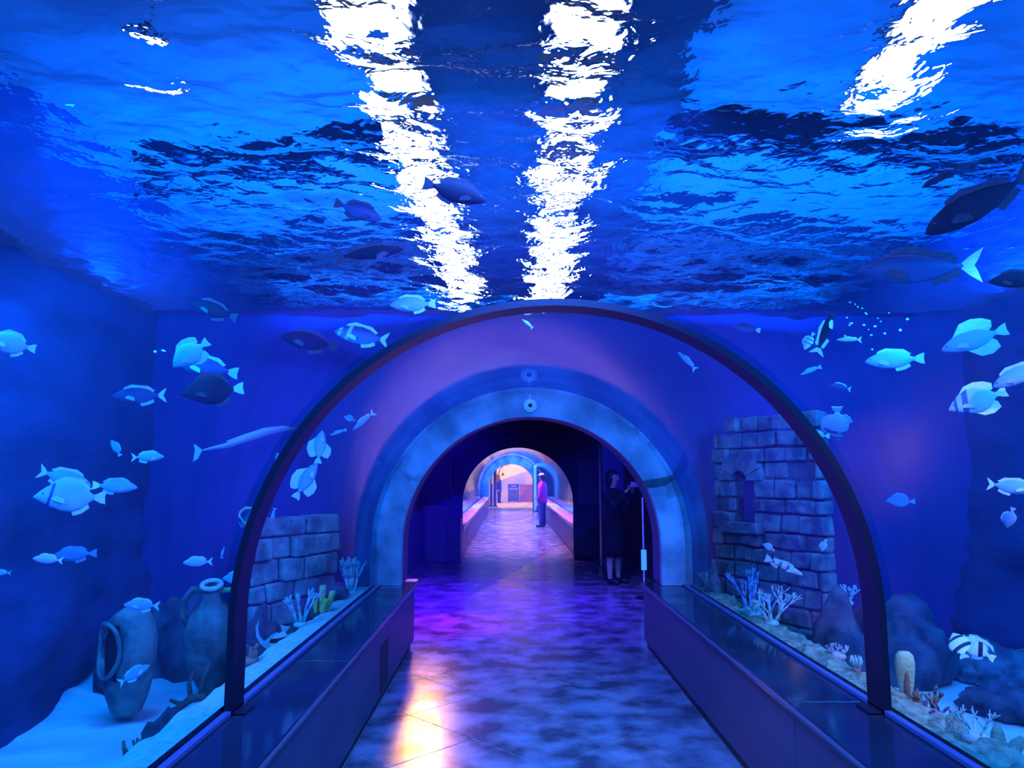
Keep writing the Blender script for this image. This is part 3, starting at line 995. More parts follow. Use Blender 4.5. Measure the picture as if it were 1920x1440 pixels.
def plate(pts, t, y=0.0):
    """a fin: an outline in the XZ plane given a small thickness"""
    k = len(pts)
    V = [(x, y - t, z) for x, z in pts] + [(x, y + t, z) for x, z in pts]
    Fc = [(i, (i + 1) % k, k + (i + 1) % k, k + i) for i in range(k)]
    Fc.append(tuple(range(k))); Fc.append(tuple(reversed(range(k, 2 * k))))
    return V, Fc


PROTO = {}


def fish_meshes(shape, tail, kind):
    key = (shape, tail, kind)
    if key in PROTO:
        return PROTO[key]
    prof = SHAPES[shape]
    n = 14
    V, Fc = [], []
    for (x, t, b, hw) in prof:
        zc_, hh = (t + b) / 2, max((t - b) / 2, 0.004)
        for k in range(n):
            q = 2 * PI * k / n
            s = math.sin(q)
            V.append((x, hw * math.cos(q) * (1 - 0.25 * s * s), zc_ + hh * s))
    for i in range(len(prof) - 1):
        for k in range(n):
            k2 = (k + 1) % n
            Fc.append((i * n + k, (i + 1) * n + k, (i + 1) * n + k2, i * n + k2))
    Fc.append(tuple(range(n))); Fc.append(tuple(reversed(range((len(prof) - 1) * n, len(prof) * n))))
    out = {'body': (V, Fc, True)}
    out['tail_fin'] = (*plate(TAILS[tail], 0.007), False)
    top = [(x, t) for x, t, b, hw in prof]
    bot = [(x, b) for x, t, b, hw in prof]
    if kind == 'idol':                      # tall trailing banner
        d = [(x, z - 0.02) for x, z in top[3:8]]
        out['dorsal_fin'] = (*plate(d[:1] + [(0.20, 0.33), (0.10, 0.46), (-0.08, 0.58), (-0.34, 0.64), (-0.56, 0.60), (-0.32, 0.58), (-0.10, 0.50), (0.02, 0.38), (-0.08, 0.31), (-0.20, 0.24), (-0.29, 0.13)] + list(reversed(d[1:])), 0.006), False)
        a = [(x, z + 0.02) for x, z in bot[4:8]]
        out['anal_fin'] = (*plate(a[:1] + [(-0.04, -0.29), (-0.16, -0.33), (-0.24, -0.25), (-0.28, -0.13)] + list(reversed(a[1:])), 0.006), False)
    elif kind == 'angel':                   # long soft fins swept to the tail
        d = [(x, z - 0.02) for x, z in top[3:8]]
        out['dorsal_fin'] = (*plate(d[:1] + [(0.12, 0.32), (-0.06, 0.345), (-0.22, 0.30), (-0.33, 0.22), (-0.31, 0.12)] + list(reversed(d[1:])), 0.007), False)
        a = [(x, z + 0.02) for x, z in bot[4:8]]
        out['anal_fin'] = (*plate(a[:1] + [(-0.02, -0.30), (-0.18, -0.31), (-0.32, -0.24), (-0.30, -0.12)] + list(reversed(a[1:])), 0.007), False)
    else:
        h = 0.055
        d = [(x, z - 0.012) for x, z in top[3:8]]
        out['dorsal_fin'] = (*plate(d[:1] + [(x - 0.02, z + h * (0.7 + 0.4 * (i % 2))) for i, (x, z) in enumerate(top[3:8])] + [(-0.29, top[7][1] + 0.03)] + list(reversed(d[1:])), 0.006), False)
        a = [(x, z + 0.012) for x, z in bot[5:8]]
        out['anal_fin'] = (*plate(a[:1] + [(x - 0.03, z - h) for x, z in bot[5:8]] + list(reversed(a[1:])), 0.006), False)
    for s in (-1, 1):
        yb = s * (prof[3][3] * 0.92)
        V, Fc = plate([(0.27, -0.02), (0.20, 0.012), (0.10, -0.03), (0.09, -0.10), (0.16, -0.085), (0.25, -0.05)], 0.004, 0)
        V = [(x, yb + y + s * (0.27 - x) * 0.35, z) for x, y, z in V]
        out['pectoral_fin' + ('' if s < 0 else ' 2')] = (V, Fc, False)
        ey = prof[2][3] * 0.80
        V, Fc = ball_geo((prof[2][0], s * ey, prof[2][1] * 0.38), (0.016, 0.012, 0.016), 10, 6)
        out['eye' + ('' if s < 0 else ' 2')] = (V, Fc, True)
    res = {}
    for nm, (V, Fc, sm) in out.items():
        me = bpy.data.meshes.new('fish_' + nm.split(' ')[0])
        me.from_pydata([tuple(p) for p in V], [], [tuple(q) for q in Fc]); me.update()
        bm = bmesh.new(); bm.from_mesh(me); bmesh.ops.recalc_face_normals(bm, faces=bm.faces)
        bm.to_mesh(me); bm.free()
        if sm:
            me.polygons.foreach_set('use_smooth', [True] * len(me.polygons))
        me.materials.append(None)
        res[nm] = me
    PROTO[key] = res
    return res


M['eye'] = mat('fish_eye', (0.01, 0.01, 0.015), 0.15)


def set_mat(o, m):
    o.material_slots[0].link = 'OBJECT'
    o.material_slots[0].material = m


def fish(label, pos, length_px, angle, shape, tail, kind, skin, finm, name='reef_fish', group=None, turn=0.0, small=False, tailm=None, cat='fish', flip=False):
    """pos: where it swims; angle: degrees, 0 = snout to the right of the picture, 180 = left; turn: snout away from (+) or to (-) the viewer"""
    view = (pos - CAM)
    dist = view.length
    view.normalize()
    right = view.cross(Vector((0, 0, 1))).normalized()
    up = right.cross(view)
    a, f = math.radians(angle), math.radians(turn)
    hd = (right * math.cos(a) + up * math.sin(a)) * math.cos(f) + view * math.sin(f)
    pu = -right * math.sin(a) + up * math.cos(a)
    if math.cos(a) < -1e-6:
        pu = -pu
    if flip:
        pu = -pu
    pu = (pu - hd * pu.dot(hd)).normalized()
    lat = pu.cross(hd)
    depth = view.dot(Vector((syw * cp, cyw * cp, sp))) * dist
    L_ = length_px * depth / F_PX
    if abs(turn) > 1:
        L_ = L_ / max(0.35, abs(math.cos(f)))
    r = bpy.data.objects.new(name, None)
    r.empty_display_size = 0.05
    r.matrix_world = Matrix(((hd.x * L_, lat.x * L_, pu.x * L_, pos.x), (hd.y * L_, lat.y * L_, pu.y * L_, pos.y), (hd.z * L_, lat.z * L_, pu.z * L_, pos.z), (0, 0, 0, 1)))
    C.objects.link(r)
    tag(r, label, cat, group)
    body = None
    for nm, me in fish_meshes(shape, tail, kind).items():
        base = nm.split(' ')[0]
        if small and base in ('pectoral_fin', 'eye', 'anal_fin'):
            continue
        o = bpy.data.objects.new(base, me)
        C.objects.link(o)
        o.parent = body if base == 'eye' else r
        if base == 'body':
            body = o
        set_mat(o, skin if base == 'body' else (M['eye'] if base == 'eye' else (tailm if base == 'tail_fin' and tailm else finm)))
    return r


PALE = fish_mat('pale', (0.22, 0.40, 0.52), (0.36, 0.54, 0.66))
PALEBAR = fish_mat('palebar', (0.34, 0.55, 0.58), (0.48, 0.68, 0.72), bars=[(0.36, 0.025, 0.2), (0.20, 0.05, 0.25)], barcol=(0.05, 0.12, 0.35))
SILVER = fish_mat('silver', (0.14, 0.32, 0.50), (0.28, 0.46, 0.62))
BLUEF = fish_mat('blue', (0.12, 0.32, 0.55), (0.28, 0.52, 0.72))
DIMF = fish_mat('dim', (0.06, 0.16, 0.30), (0.12, 0.26, 0.42))
DARK = fish_mat('dark', (0.006, 0.008, 0.012), (0.012, 0.015, 0.025), rough=0.8)
DARKB = fish_mat('darkblue', (0.02, 0.03, 0.08), (0.06, 0.10, 0.22))
ANGEL = fish_mat('angel', (0.22, 0.45, 0.60), (0.35, 0.58, 0.72), bars=[(0.28, 0.022, 0.2)], barcol=(0.03, 0.08, 0.28))
IDOL = fish_mat('idol', (0.80, 0.84, 0.70), (0.85, 0.88, 0.85), bars=[(0.22, 0.055, -0.35), (-0.14, 0.06, -0.45)], barcol=(0.015, 0.02, 0.04))
STRIPE = fish_mat('stripe', (0.03, 0.05, 0.16), (0.16, 0.36, 0.6), bars=[(0.24, 0.03, 0.3), (0.40, 0.03, 0.2)], barcol=(0.6, 0.75, 0.8))
SPOT = fish_mat('spot', (0.30, 0.42, 0.48), (0.75, 0.8, 0.8), bars=[(0.1, 0.04, 0), (-0.1, 0.04, 0), (-0.28, 0.03, 0)], barcol=(0.1, 0.16, 0.25))
F_PALE = fin_mat('pale', (0.42, 0.56, 0.66))
F_YEL = fin_mat('yellow', (0.80, 0.80, 0.28))
F_BLUE = fin_mat('blue', (0.20, 0.42, 0.62))
F_DARK = fin_mat('dark', (0.006, 0.008, 0.014))
F_PINK = fin_mat('pink', (0.75, 0.55, 0.60))
F_DIM = fin_mat('dim', (0.09, 0.2, 0.35))

LX = -2.15
RX = 2.45
FISH = [
    # label, position, length px, angle, shape, tail, kind, skin, fins, options
    ('pale round fish cut by the left edge of the picture', at_x(20, 645, -2.0), 82, 172, 'deep', 'fan', 'plain', PALE, F_PALE, {}),
    ('pale tall sail-finned fish above the two dark fish at the left', at_x(357, 664, -2.0), 78, 222, 'deep', 'fan', 'angel', PALE, F_PALE, {'turn': 25}),
    ('blue-backed dark fish just under the pale sail-finned fish', at_x(388, 690, -2.1), 112, 172, 'oval', 'fan', 'plain', DARKB, F_BLUE, {}),
    ('blackish round fish with white tail edges under the blue-backed fish', at_x(398, 733, -2.0), 112, 188, 'deep', 'fan', 'plain', DARK, F_DARK, {'tailm': F_PALE}),
    ('dark fish with a pale outline and two white tail lobes', at_x(262, 742, -2.1), 92, 184, 'oval', 'fork', 'plain', DARKB, F_BLUE, {'tailm': F_PALE}),
    ('tiny dim blue fish pointing up above the small right-facing fish', at_x(217, 840, -2.5), 34, 120, 'oval', 'fan', 'plain', DIMF, F_DIM, {'small': True, 'turn': 30}),
    ('small blue fish facing right, alone above the big angelfish group', at_x(277, 857, -2.3), 56, 2, 'oval', 'fork', 'plain', BLUEF, F_PALE, {}),
    ('blue fish facing right on the back of the big angelfish', at_x(122, 897, -2.35), 92, -18, 'oval', 'fork', 'plain', BLUEF, F_PINK, {}),
    ('large light blue angelfish with a barred face, biggest at the left', at_x(132, 932, -2.1), 118, 178, 'deep', 'fan', 'plain', ANGEL, F_PALE, {'turn': -8}),
    ('bright blue fish with a yellowish tail right of the big angelfish', at_x(216, 912, -2.1), 76, -4, 'oval', 'fan', 'plain', BLUEF, F_BLUE, {'tailm': F_YEL}),
    ('small bright cyan fish facing left in front of a dim one', at_x(90, 1049, -2.0), 50, 172, 'oval', 'fork', 'plain', PALE, F_PALE, {'small': True}),
    ('dim blue fish behind the small bright cyan fish', at_x(140, 1040, -2.6), 74, 182, 'oval', 'fan', 'plain', DIMF, F_DIM, {}),
    ('bright cyan fish facing left over the jar with the round mouth', at_x(371, 1054, -1.9), 52, 180, 'oval', 'fork', 'plain', PALE, F_PALE, {'small': True}),
    ('tiny blue fish at the left edge below the cyan pair', at_x(3, 1074, -2.2), 30, 175, 'oval', 'fork', 'plain', BLUEF, F_BLUE, {'small': True}),
    ('cyan fish facing left right over the egg-shaped jar', at_x(266, 1135, -2.2), 62, 174, 'oval', 'fork', 'plain', SILVER, F_PALE, {}),
    ('cyan fish tilted upward in front of the egg-shaped jar', at_x(252, 1264, -2.2), 58, 28, 'oval', 'fork', 'plain', SILVER, F_PALE, {}),
    ('very small upright fish beside the left foot of the rib', at_x(418, 1036, -2.3), 22, 80, 'slim', 'fork', 'plain', SILVER, F_PALE, {'small': True}),
    ('cyan fish half hidden behind the rib near the jar mouth', at_x(440, 1085, -1.9), 44, 176, 'deep', 'fan', 'plain', SILVER, F_PALE, {'small': True}),
    ('yellow and blue striped fish touching the left side of the rib', at_x(468, 968, -1.75), 52, 232, 'deep', 'fan', 'plain', STRIPE, F_YEL, {'turn': 35}),
    ('sliver of a pale fish just right of the rib at the left', at_x(513, 966, -1.9), 28, 262, 'slim', 'fork', 'plain', SILVER, F_PALE, {'small': True}),
    ('small pale fish partly behind the left arm of the rib', at_x(522, 866, -1.9), 36, 100, 'oval', 'fork', 'plain', SILVER, F_PALE, {'small': True}),
    ('pale fish nose up, the upper of the pair right of the rib', at_y(600, 838, 6.2), 62, 84, 'oval', 'fan', 'angel', PALE, F_PALE, {'turn': 25}),
    ('pale fish nose up, the lower of the pair right of the rib', at_y(574, 901, 6.0), 76, 60, 'oval', 'fan', 'angel', SILVER, F_PALE, {'turn': 15}),
    ('tiny round blue fish left of the slender fish by the vault', at_y(655, 785, 6.5), 22, 160, 'deep', 'fan', 'plain', BLUEF, F_BLUE, {'small': True}),
    ('slender light blue fish rising along the vault', at_y(682, 789, 6.4), 52, 222, 'slim', 'fork', 'plain', SILVER, F_PALE, {'small': True}),
    ('tiny light blue fish below the slender fish by the vault', at_y(634, 811, 6.3), 32, 200, 'slim', 'fan', 'plain', BLUEF, F_BLUE, {'small': True}),
    ('striped fish with yellow tail swimming above the left vault shoulder', at_y(678, 630, 6.0), 102, 172, 'oval', 'fork', 'plain', STRIPE, F_YEL, {}),
    ('dark oval fish seen against ripples left of the yellow-tailed fish', at_y(580, 641, 6.3), 105, 172, 'oval', 'fan', 'plain', DARK, F_DARK, {}),
    ('dark blurred fish near the surface above the pale sail-finned fish', at_x(400, 582, -2.2), 88, 165, 'oval', 'fan', 'plain', DARK, F_DARK, {}),
    ('pale blue fish with whitish tail just above the vault', at_z(774, 571, 2.72), 86, 184, 'oval', 'fan', 'plain', SILVER, F_PALE, {}),
    ('dark fish facing right with a reddish tail below the left lamp glints', at_z(692, 475, 2.70), 132, 10, 'slim', 'fork', 'plain', DARK, F_DARK, {}),
    ('dark fish crossing the left lamp glints', at_z(853, 360, 2.68), 122, -14, 'oval', 'fan', 'plain', DARK, F_DARK, {}),
    ('dim dark fish close to the surface left of the lamp glints', at_z(672, 396, 2.85), 92, -16, 'oval', 'fan', 'plain', DARKB, F_DARK, {}),
    ('tiny white fish under the crown of the rib, left one', at_z(994, 586, 2.62), 24, 200, 'oval', 'fork', 'plain', PALE, F_PALE, {'small': True}),
    ('tiny white fish under the crown of the rib, right one', at_z(1026, 584, 2.62), 20, 200, 'slim', 'fork', 'plain', PALE, F_PALE, {'small': True}),
    ('tiny white fish below the two at the crown of the rib', at_z(989, 607, 2.60), 26, 140, 'slim', 'fork', 'plain', PALE, F_PALE, {'small': True}),
    ('black and white bannerfish with a long back filament by the left footing', at_x(527, 1206, -1.52), 62, 258, 'deep', 'fan', 'idol', IDOL, F_PALE, {'turn': 40}),
    ('dark oval fish nose down beside the bannerfish', at_x(500, 1245, -1.62), 58, 262, 'oval', 'fan', 'plain', DARK, F_DARK, {'turn': 20}),
    ('pale blue fish slanting down seen through the far vault on the right', at_y(1288, 677, 6.4), 48, 132, 'slim', 'fork', 'plain', SILVER, F_PALE, {'small': True}),
    ('dim blue triangular fish seen through the crown of the far vault', at_z(1168, 690, 2.66), 40, 60, 'deep', 'fan', 'plain', DIMF, F_DIM, {'small': True}),
    ('small dark fish with a white tail above the right arm of the rib', at_y(1400, 616, 5.6), 50, 168, 'oval', 'fan', 'plain', DARKB, F_DARK, {'small': True, 'tailm': F_PALE}),
    ('dark slender shark-like fish nose up, pale fins at its lower end', at_x(1548, 622, 2.3), 92, 66, 'slim', 'fork', 'plain', DARK, F_PINK, {}),
    ('small white spotted fish left of the dark slender fish', at_x(1517, 640, 2.1), 36, 240, 'deep', 'fan', 'plain', SPOT, F_PALE, {'small': True}),
    ('small pinkish slim fish right of the dark slender fish', at_x(1592, 637, 2.2), 44, 176, 'slim', 'fork', 'plain', PALE, F_PINK, {'small': True}),
    ('blue oval surgeonfish with a pale tail facing left', at_x(1677, 675, RX), 100, 180, 'oval', 'fan', 'plain', BLUEF, F_PALE, {}),
    ('small dark fish with white edges below the slender fish', at_x(1576, 726, 2.3), 38, 164, 'oval', 'fork', 'plain', DARKB, F_PALE, {'small': True}),
    ('tall pale striped fish nose down right of the rib', at_x(1570, 795, 2.2), 64, 268, 'deep', 'fan', 'plain', PALEBAR, F_PALE, {'turn': 45}),
    ('small cyan fish facing left touching the right arm of the rib', at_x(1531, 817, 2.0), 46, 178, 'oval', 'fan', 'plain', SILVER, F_PALE, {'small': True}),
    ('blurred cyan fish below the white spotted fish', at_x(1520, 695, 2.3), 40, 200, 'slim', 'fan', 'plain', BLUEF, F_BLUE, {'small': True}),
    ('bright angelfish with yellow edges and dark cheek bar at the right', at_x(1832, 751, 2.25), 100, 198, 'deep', 'fan', 'angel', PALEBAR, F_YEL, {}),
    ('blue fish with a bright outline cut by the right edge', at_x(1912, 702, 2.3), 98, 206, 'oval', 'fan', 'plain', BLUEF, F_PALE, {}),
    ('fish shape standing in for the rippled reflection of the bright angelfish at the right', at_x(1826, 637, 2.6), 112, 196, 'oval', 'fan', 'angel', SILVER, F_PALE, {}),  # solid fish added in place of the angelfish's mirror image in the surface
    ('blue fish with a pale tail facing right at the right edge', at_x(1897, 913, 2.3), 80, -8, 'oval', 'fork', 'plain', BLUEF, F_PALE, {}),
    ('small cyan fish nose down below the pale-tailed blue fish', at_x(1894, 971, 2.3), 40, 252, 'deep', 'fan', 'plain', SILVER, F_PALE, {'small': True, 'turn': 30}),
    ('dim round blue fish far back right of the rib', at_x(1688, 940, 3.0), 50, 180, 'deep', 'fan', 'plain', DIMF, F_DIM, {'small': True}),
    ('striped bannerfish with yellow tail facing left over the right sand', at_x(1828, 1214, 2.5), 70, 150, 'deep', 'fan', 'plain', IDOL, F_BLUE, {'tailm': F_YEL}),
    ('thin striped bannerfish seen edge on in front of its twin', at_x(1798, 1210, 2.3), 46, 110, 'deep', 'fan', 'idol', IDOL, F_PALE, {'turn': 55, 'small': True}),
    ('small cyan fish by the rock wall left of the right rib arm', at_y(1545, 1023, 4.9), 24, 250, 'deep', 'fan', 'plain', SILVER, F_PALE, {'small': True}),
    ('pale spotted fish with a bright head facing right by the ruined wall', at_y(1470, 1062, 4.9), 72, -24, 'slim', 'fan', 'plain', SPOT, F_PALE, {}),
    ('small pinkish fish above the pale spotted fish', at_y(1441, 1026, 5.0), 24, 150, 'deep', 'fan', 'plain', PALE, F_PINK, {'small': True}),
    ('large dark blurred fish with a pinkish tail facing left', at_x(1722, 503, 2.3), 206, 176, 'jack', 'fork', 'plain', DARKB, F_DARK, {'tailm': F_PINK}),
    ('large dark fish with a forked tail at the upper right edge', at_x(1835, 382, 2.0), 200, 204, 'jack', 'fork', 'plain', DARK, F_DARK, {}),
    ('long dark fish silhouette above the large fork-tailed fish', at_x(1792, 305, 2.35), 130, 206, 'slim', 'fan', 'plain', DARKB, F_DARK, {}),
    ('dark fish cut by the right edge under the fork-tailed fish', at_x(1908, 525, 2.3), 92, 176, 'oval', 'fan', 'plain', DARK, F_DARK, {}),
]
for (lab, pos, lp, ang, shp, tl, knd, skin, fm, opt) in FISH:
    if lp < 30:
        opt = dict(opt, small=True)
    fish(lab, pos, lp, ang, shp, tl, knd, skin, fm, **opt)

# long pale eel-like fish left of the rib
pts = [at_x(u, v, -1.95) for u, v in ((562, 805), (530, 804), (495, 811), (460, 823), (425, 836), (392, 842), (378, 845))]
ee = empty('ribbon_fish', pts[3])
tag(ee, 'long thin pale ribbon-like fish sloping down to the left toward its small tail', 'fish')
V, Fc = tube_geo([p - pts[3] for p in pts], [0.012, 0.028, 0.034, 0.030, 0.020, 0.010, 0.004], 10)
V = [(v[0], v[1], v[2] * 1.0) for v in V]
pyobj('body', V, Fc, fish_mat('ribbon', (0.75, 0.80, 0.80), (0.12, 0.25, 0.5)), ee, True)
d0 = pts[-1] - pts[3]
V, Fc = plate([(0.0, 0.006), (-0.03, 0.03), (-0.05, 0.04), (-0.04, 0.0), (-0.05, -0.07), (-0.02, -0.05), (0.0, -0.006)], 0.004)
o = pyobj('tail_fin', V, Fc, F_BLUE, ee); o.location = d0
V, Fc = tube_geo([p - pts[3] + Vector((0, 0, 0.03)) for p in pts[1:5]], [0.004, 0.008, 0.007, 0.003], 6)
pyobj('dorsal_fin', V, Fc, F_PALE, ee, True)

# bubbles
random.seed(11)
M['bubble'] = mat('bubble', (0.8, 0.86, 0.95), 0.1, spec=0.8)
bme = None
for i in range(26):
    u, v = random.gauss(1622, 24), random.gauss(600, 26)
    if i > 21:
        u, v = random.uniform(285, 312), random.uniform(655, 672)
    P = at_x(u, v, 2.4 if u > 900 else -2.2)
    if bme is None:
        bme = bpy.data.meshes.new('bubble')
        V, Fc = ball_geo((0, 0, 0), 1.0, 10, 7)
        bme.from_pydata(V, [], Fc); bme.materials.append(M['bubble'])
        bme.polygons.foreach_set('use_smooth', [True] * len(bme.polygons))
    o = bpy.data.objects.new('air_bubble', bme)
    o.location = P
    s = random.uniform(0.004, 0.0085)
    o.scale = (s * 1.2, s, s)
    C.objects.link(o)
    if u > 900:
        tag(o, 'small white air bubble in the cluster rising right of the dark slender fish', 'bubble', 'cluster of air bubbles at the right')
    else:
        tag(o, 'small white air bubble left of the pale sail-finned fish', 'bubble', 'few air bubbles at the left')

# ------------------------------------------------------------------ jars on the sand
def noisy(V, amp, sc, seed):
    out = []
    for p in V:
        p = Vector(p)
        d = noise.fractal(p * sc + Vector((seed, seed, 0)), 0.9, 2.1, 4)
        q = p.normalized() if p.length > 1e-4 else p
        out.append(p + q * d * amp)
    return out


jar1 = empty('storage_jar', (at_z(236, 1338, 0.03).x, at_z(236, 1338, 0.03).y, 0.02))
tag(jar1, 'egg-shaped weathered jar with a broken dark opening, standing on the left sand', 'jar')
n = 28
prof = [(0.055, 0.0), (0.09, 0.03), (0.125, 0.12), (0.155, 0.25), (0.168, 0.38), (0.165, 0.50), (0.145, 0.60), (0.11, 0.66), (0.06, 0.69), (0.001, 0.70)]
V, Fc = lathe_geo(prof, n)
Fc2 = []
for f in Fc:
    c = sum((Vector(V[i]) for i in f), Vector()) / len(f)
    a = math.atan2(c.y, c.x)
    da = (a - math.radians(-118) + PI) % (2 * PI) - PI
    if (da / 0.62) ** 2 + ((c.z - 0.44) / 0.17) ** 2 < 1:
        continue
    Fc2.append(f)
jb = pyobj('body', noisy(V, 0.018, 9, 1), Fc2, M['jar'], jar1, True)
sd = jb.modifiers.new('wall', 'SOLIDIFY'); sd.thickness = 0.02
Vi, Fi = lathe_geo([(0.03, 0.03), (0.10, 0.10), (0.13, 0.3), (0.13, 0.5), (0.06, 0.64), (0.001, 0.65)], 20)
pyobj('inside', Vi, Fi, M['black'], jar1, True)
ring = []
for k in range(25):
    q = 2 * PI * k / 24
    a = math.radians(-118) + 0.62 * math.cos(q)
    z = 0.44 + 0.17 * math.sin(q)
    ring.append((0.175 * math.cos(a), 0.175 * math.sin(a), z))
V, Fc = tube_geo(ring, 0.016, 8, False)
pyobj('broken_edge', noisy(V, 0.012, 14, 3), Fc, M['jar'], jar1, True)

b0 = at_z(402, 1292, 0.03)
jar2 = empty('amphora', (b0.x, b0.y, 0.0))
tag(jar2, 'tall two-handled jar with a pale round mouth, leaning by the rib foot', 'jar')
prof = [(0.05, 0.0), (0.10, 0.05), (0.17, 0.22), (0.20, 0.40), (0.19, 0.53), (0.15, 0.64), (0.09, 0.72), (0.062, 0.77), (0.058, 0.86)]
V, Fc = lathe_geo(prof, 26)
jb = pyobj('body', noisy(V, 0.012, 8, 5), Fc, M['jar'], jar2, True)
sd = jb.modifiers.new('wall', 'SOLIDIFY'); sd.thickness = 0.02
ringp = [(0.064 * math.cos(2 * PI * k / 24), 0.064 * math.sin(2 * PI * k / 24), 0.875) for k in range(25)]
mo = pyobj('mouth_rim', *tube_geo(ringp, 0.018, 10, False), M['jar_rim'], jar2, True)
pyobj('mouth_dark', *lathe_geo([(0.0005, 0.86), (0.055, 0.86), (0.055, 0.84), (0.0005, 0.84)], 20), M['black'], jar2)
for s in (-1, 1):
    q = [(s * 0.055, 0, 0.83), (s * 0.13, 0, 0.84), (s * 0.19, 0, 0.76), (s * 0.21, 0, 0.64), (s * 0.17, 0, 0.55)]
    pyobj('handle', *tube_geo(q, 0.022, 8), M['jar_green'] if s > 0 else M['jar'], jar2, True)
jar2.rotation_euler = (math.radians(20), math.radians(2), 0.1)

# ------------------------------------------------------------------ rocks
def rock(label, loc, size, seed, m='rock', name='rock', rz=0.0):
    bm = bmesh.new()
    bmesh.ops.create_icosphere(bm, subdivisions=4, radius=1.0)
    for v in bm.verts:
        p = v.co.copy()
        d = noise.fractal(p * 1.2 + Vector((seed * 3.1, seed, 0)), 0.9, 2.0, 4) * 0.32 + noise.fractal(p * 4.5 + Vector((seed, 2, 5)), 0.8, 2.2, 4) * 0.09
        v.co = p * (1 + d)
        v.co.x *= size[0]; v.co.y *= size[1]; v.co.z *= size[2]
        if v.co.z < -0.35 * size[2]:
            v.co.z = -0.35 * size[2]
    o = bmobj(name, bm, M[m], None, True)
    o.location = loc
    o.rotation_euler = (0, 0, rz)
    return tag(o, label, 'rock')


p = at_z(312, 1410, 0.02)
rock('dark rounded stone on the sand beside the left footing', (p.x, p.y, 0.08), (0.12, 0.12, 0.15), 1)
p = at_z(1880, 1345, 0.03)
rock('dark blue-grey stone lying on the bright sand at the right', (p.x, p.y, 0.10), (0.26, 0.2, 0.14), 2)
p = at_z(1905, 1275, 0.03)
rock('blue boulder behind the dark stone at the right edge', (p.x - 0.08, p.y + 0.05, 0.08), (0.34, 0.26, 0.2), 3, 'stone')
rock('big dark rock mass behind the upright sponge', (3.05, 6.15, 0.12), (0.42, 0.36, 0.50), 4)
rock('dark rock mound right of the pale branching coral', (2.22, 5.25, 0.15), (0.24, 0.26, 0.55), 5)
rock('dark rock at the foot of the left wall behind the jars', (-2.62, 6.35, 0.1), (0.40, 0.36, 0.50), 7)
rock('dark rock on the sand behind the leaning two-handled jar', (-1.75, 5.40, 0.1), (0.2, 0.25, 0.5), 8)
rock('low dark rock at the foot of the wall left of the egg-shaped jar', (-2.92, 5.85, 0.05), (0.14, 0.22, 0.34), 9)
p = at_x(632, 1122, -1.42)
rock('brown rounded rock on the left footing near the portal', (p.x, p.y, 0.63), (0.09, 0.14, 0.08), 10)
p = at_x(1312, 1085, 1.9)
rock('mossy green-grey rock where the right pane meets the portal', (1.74, 6.55, 0.42), (0.07, 0.13, 0.40), 13, 'stone')


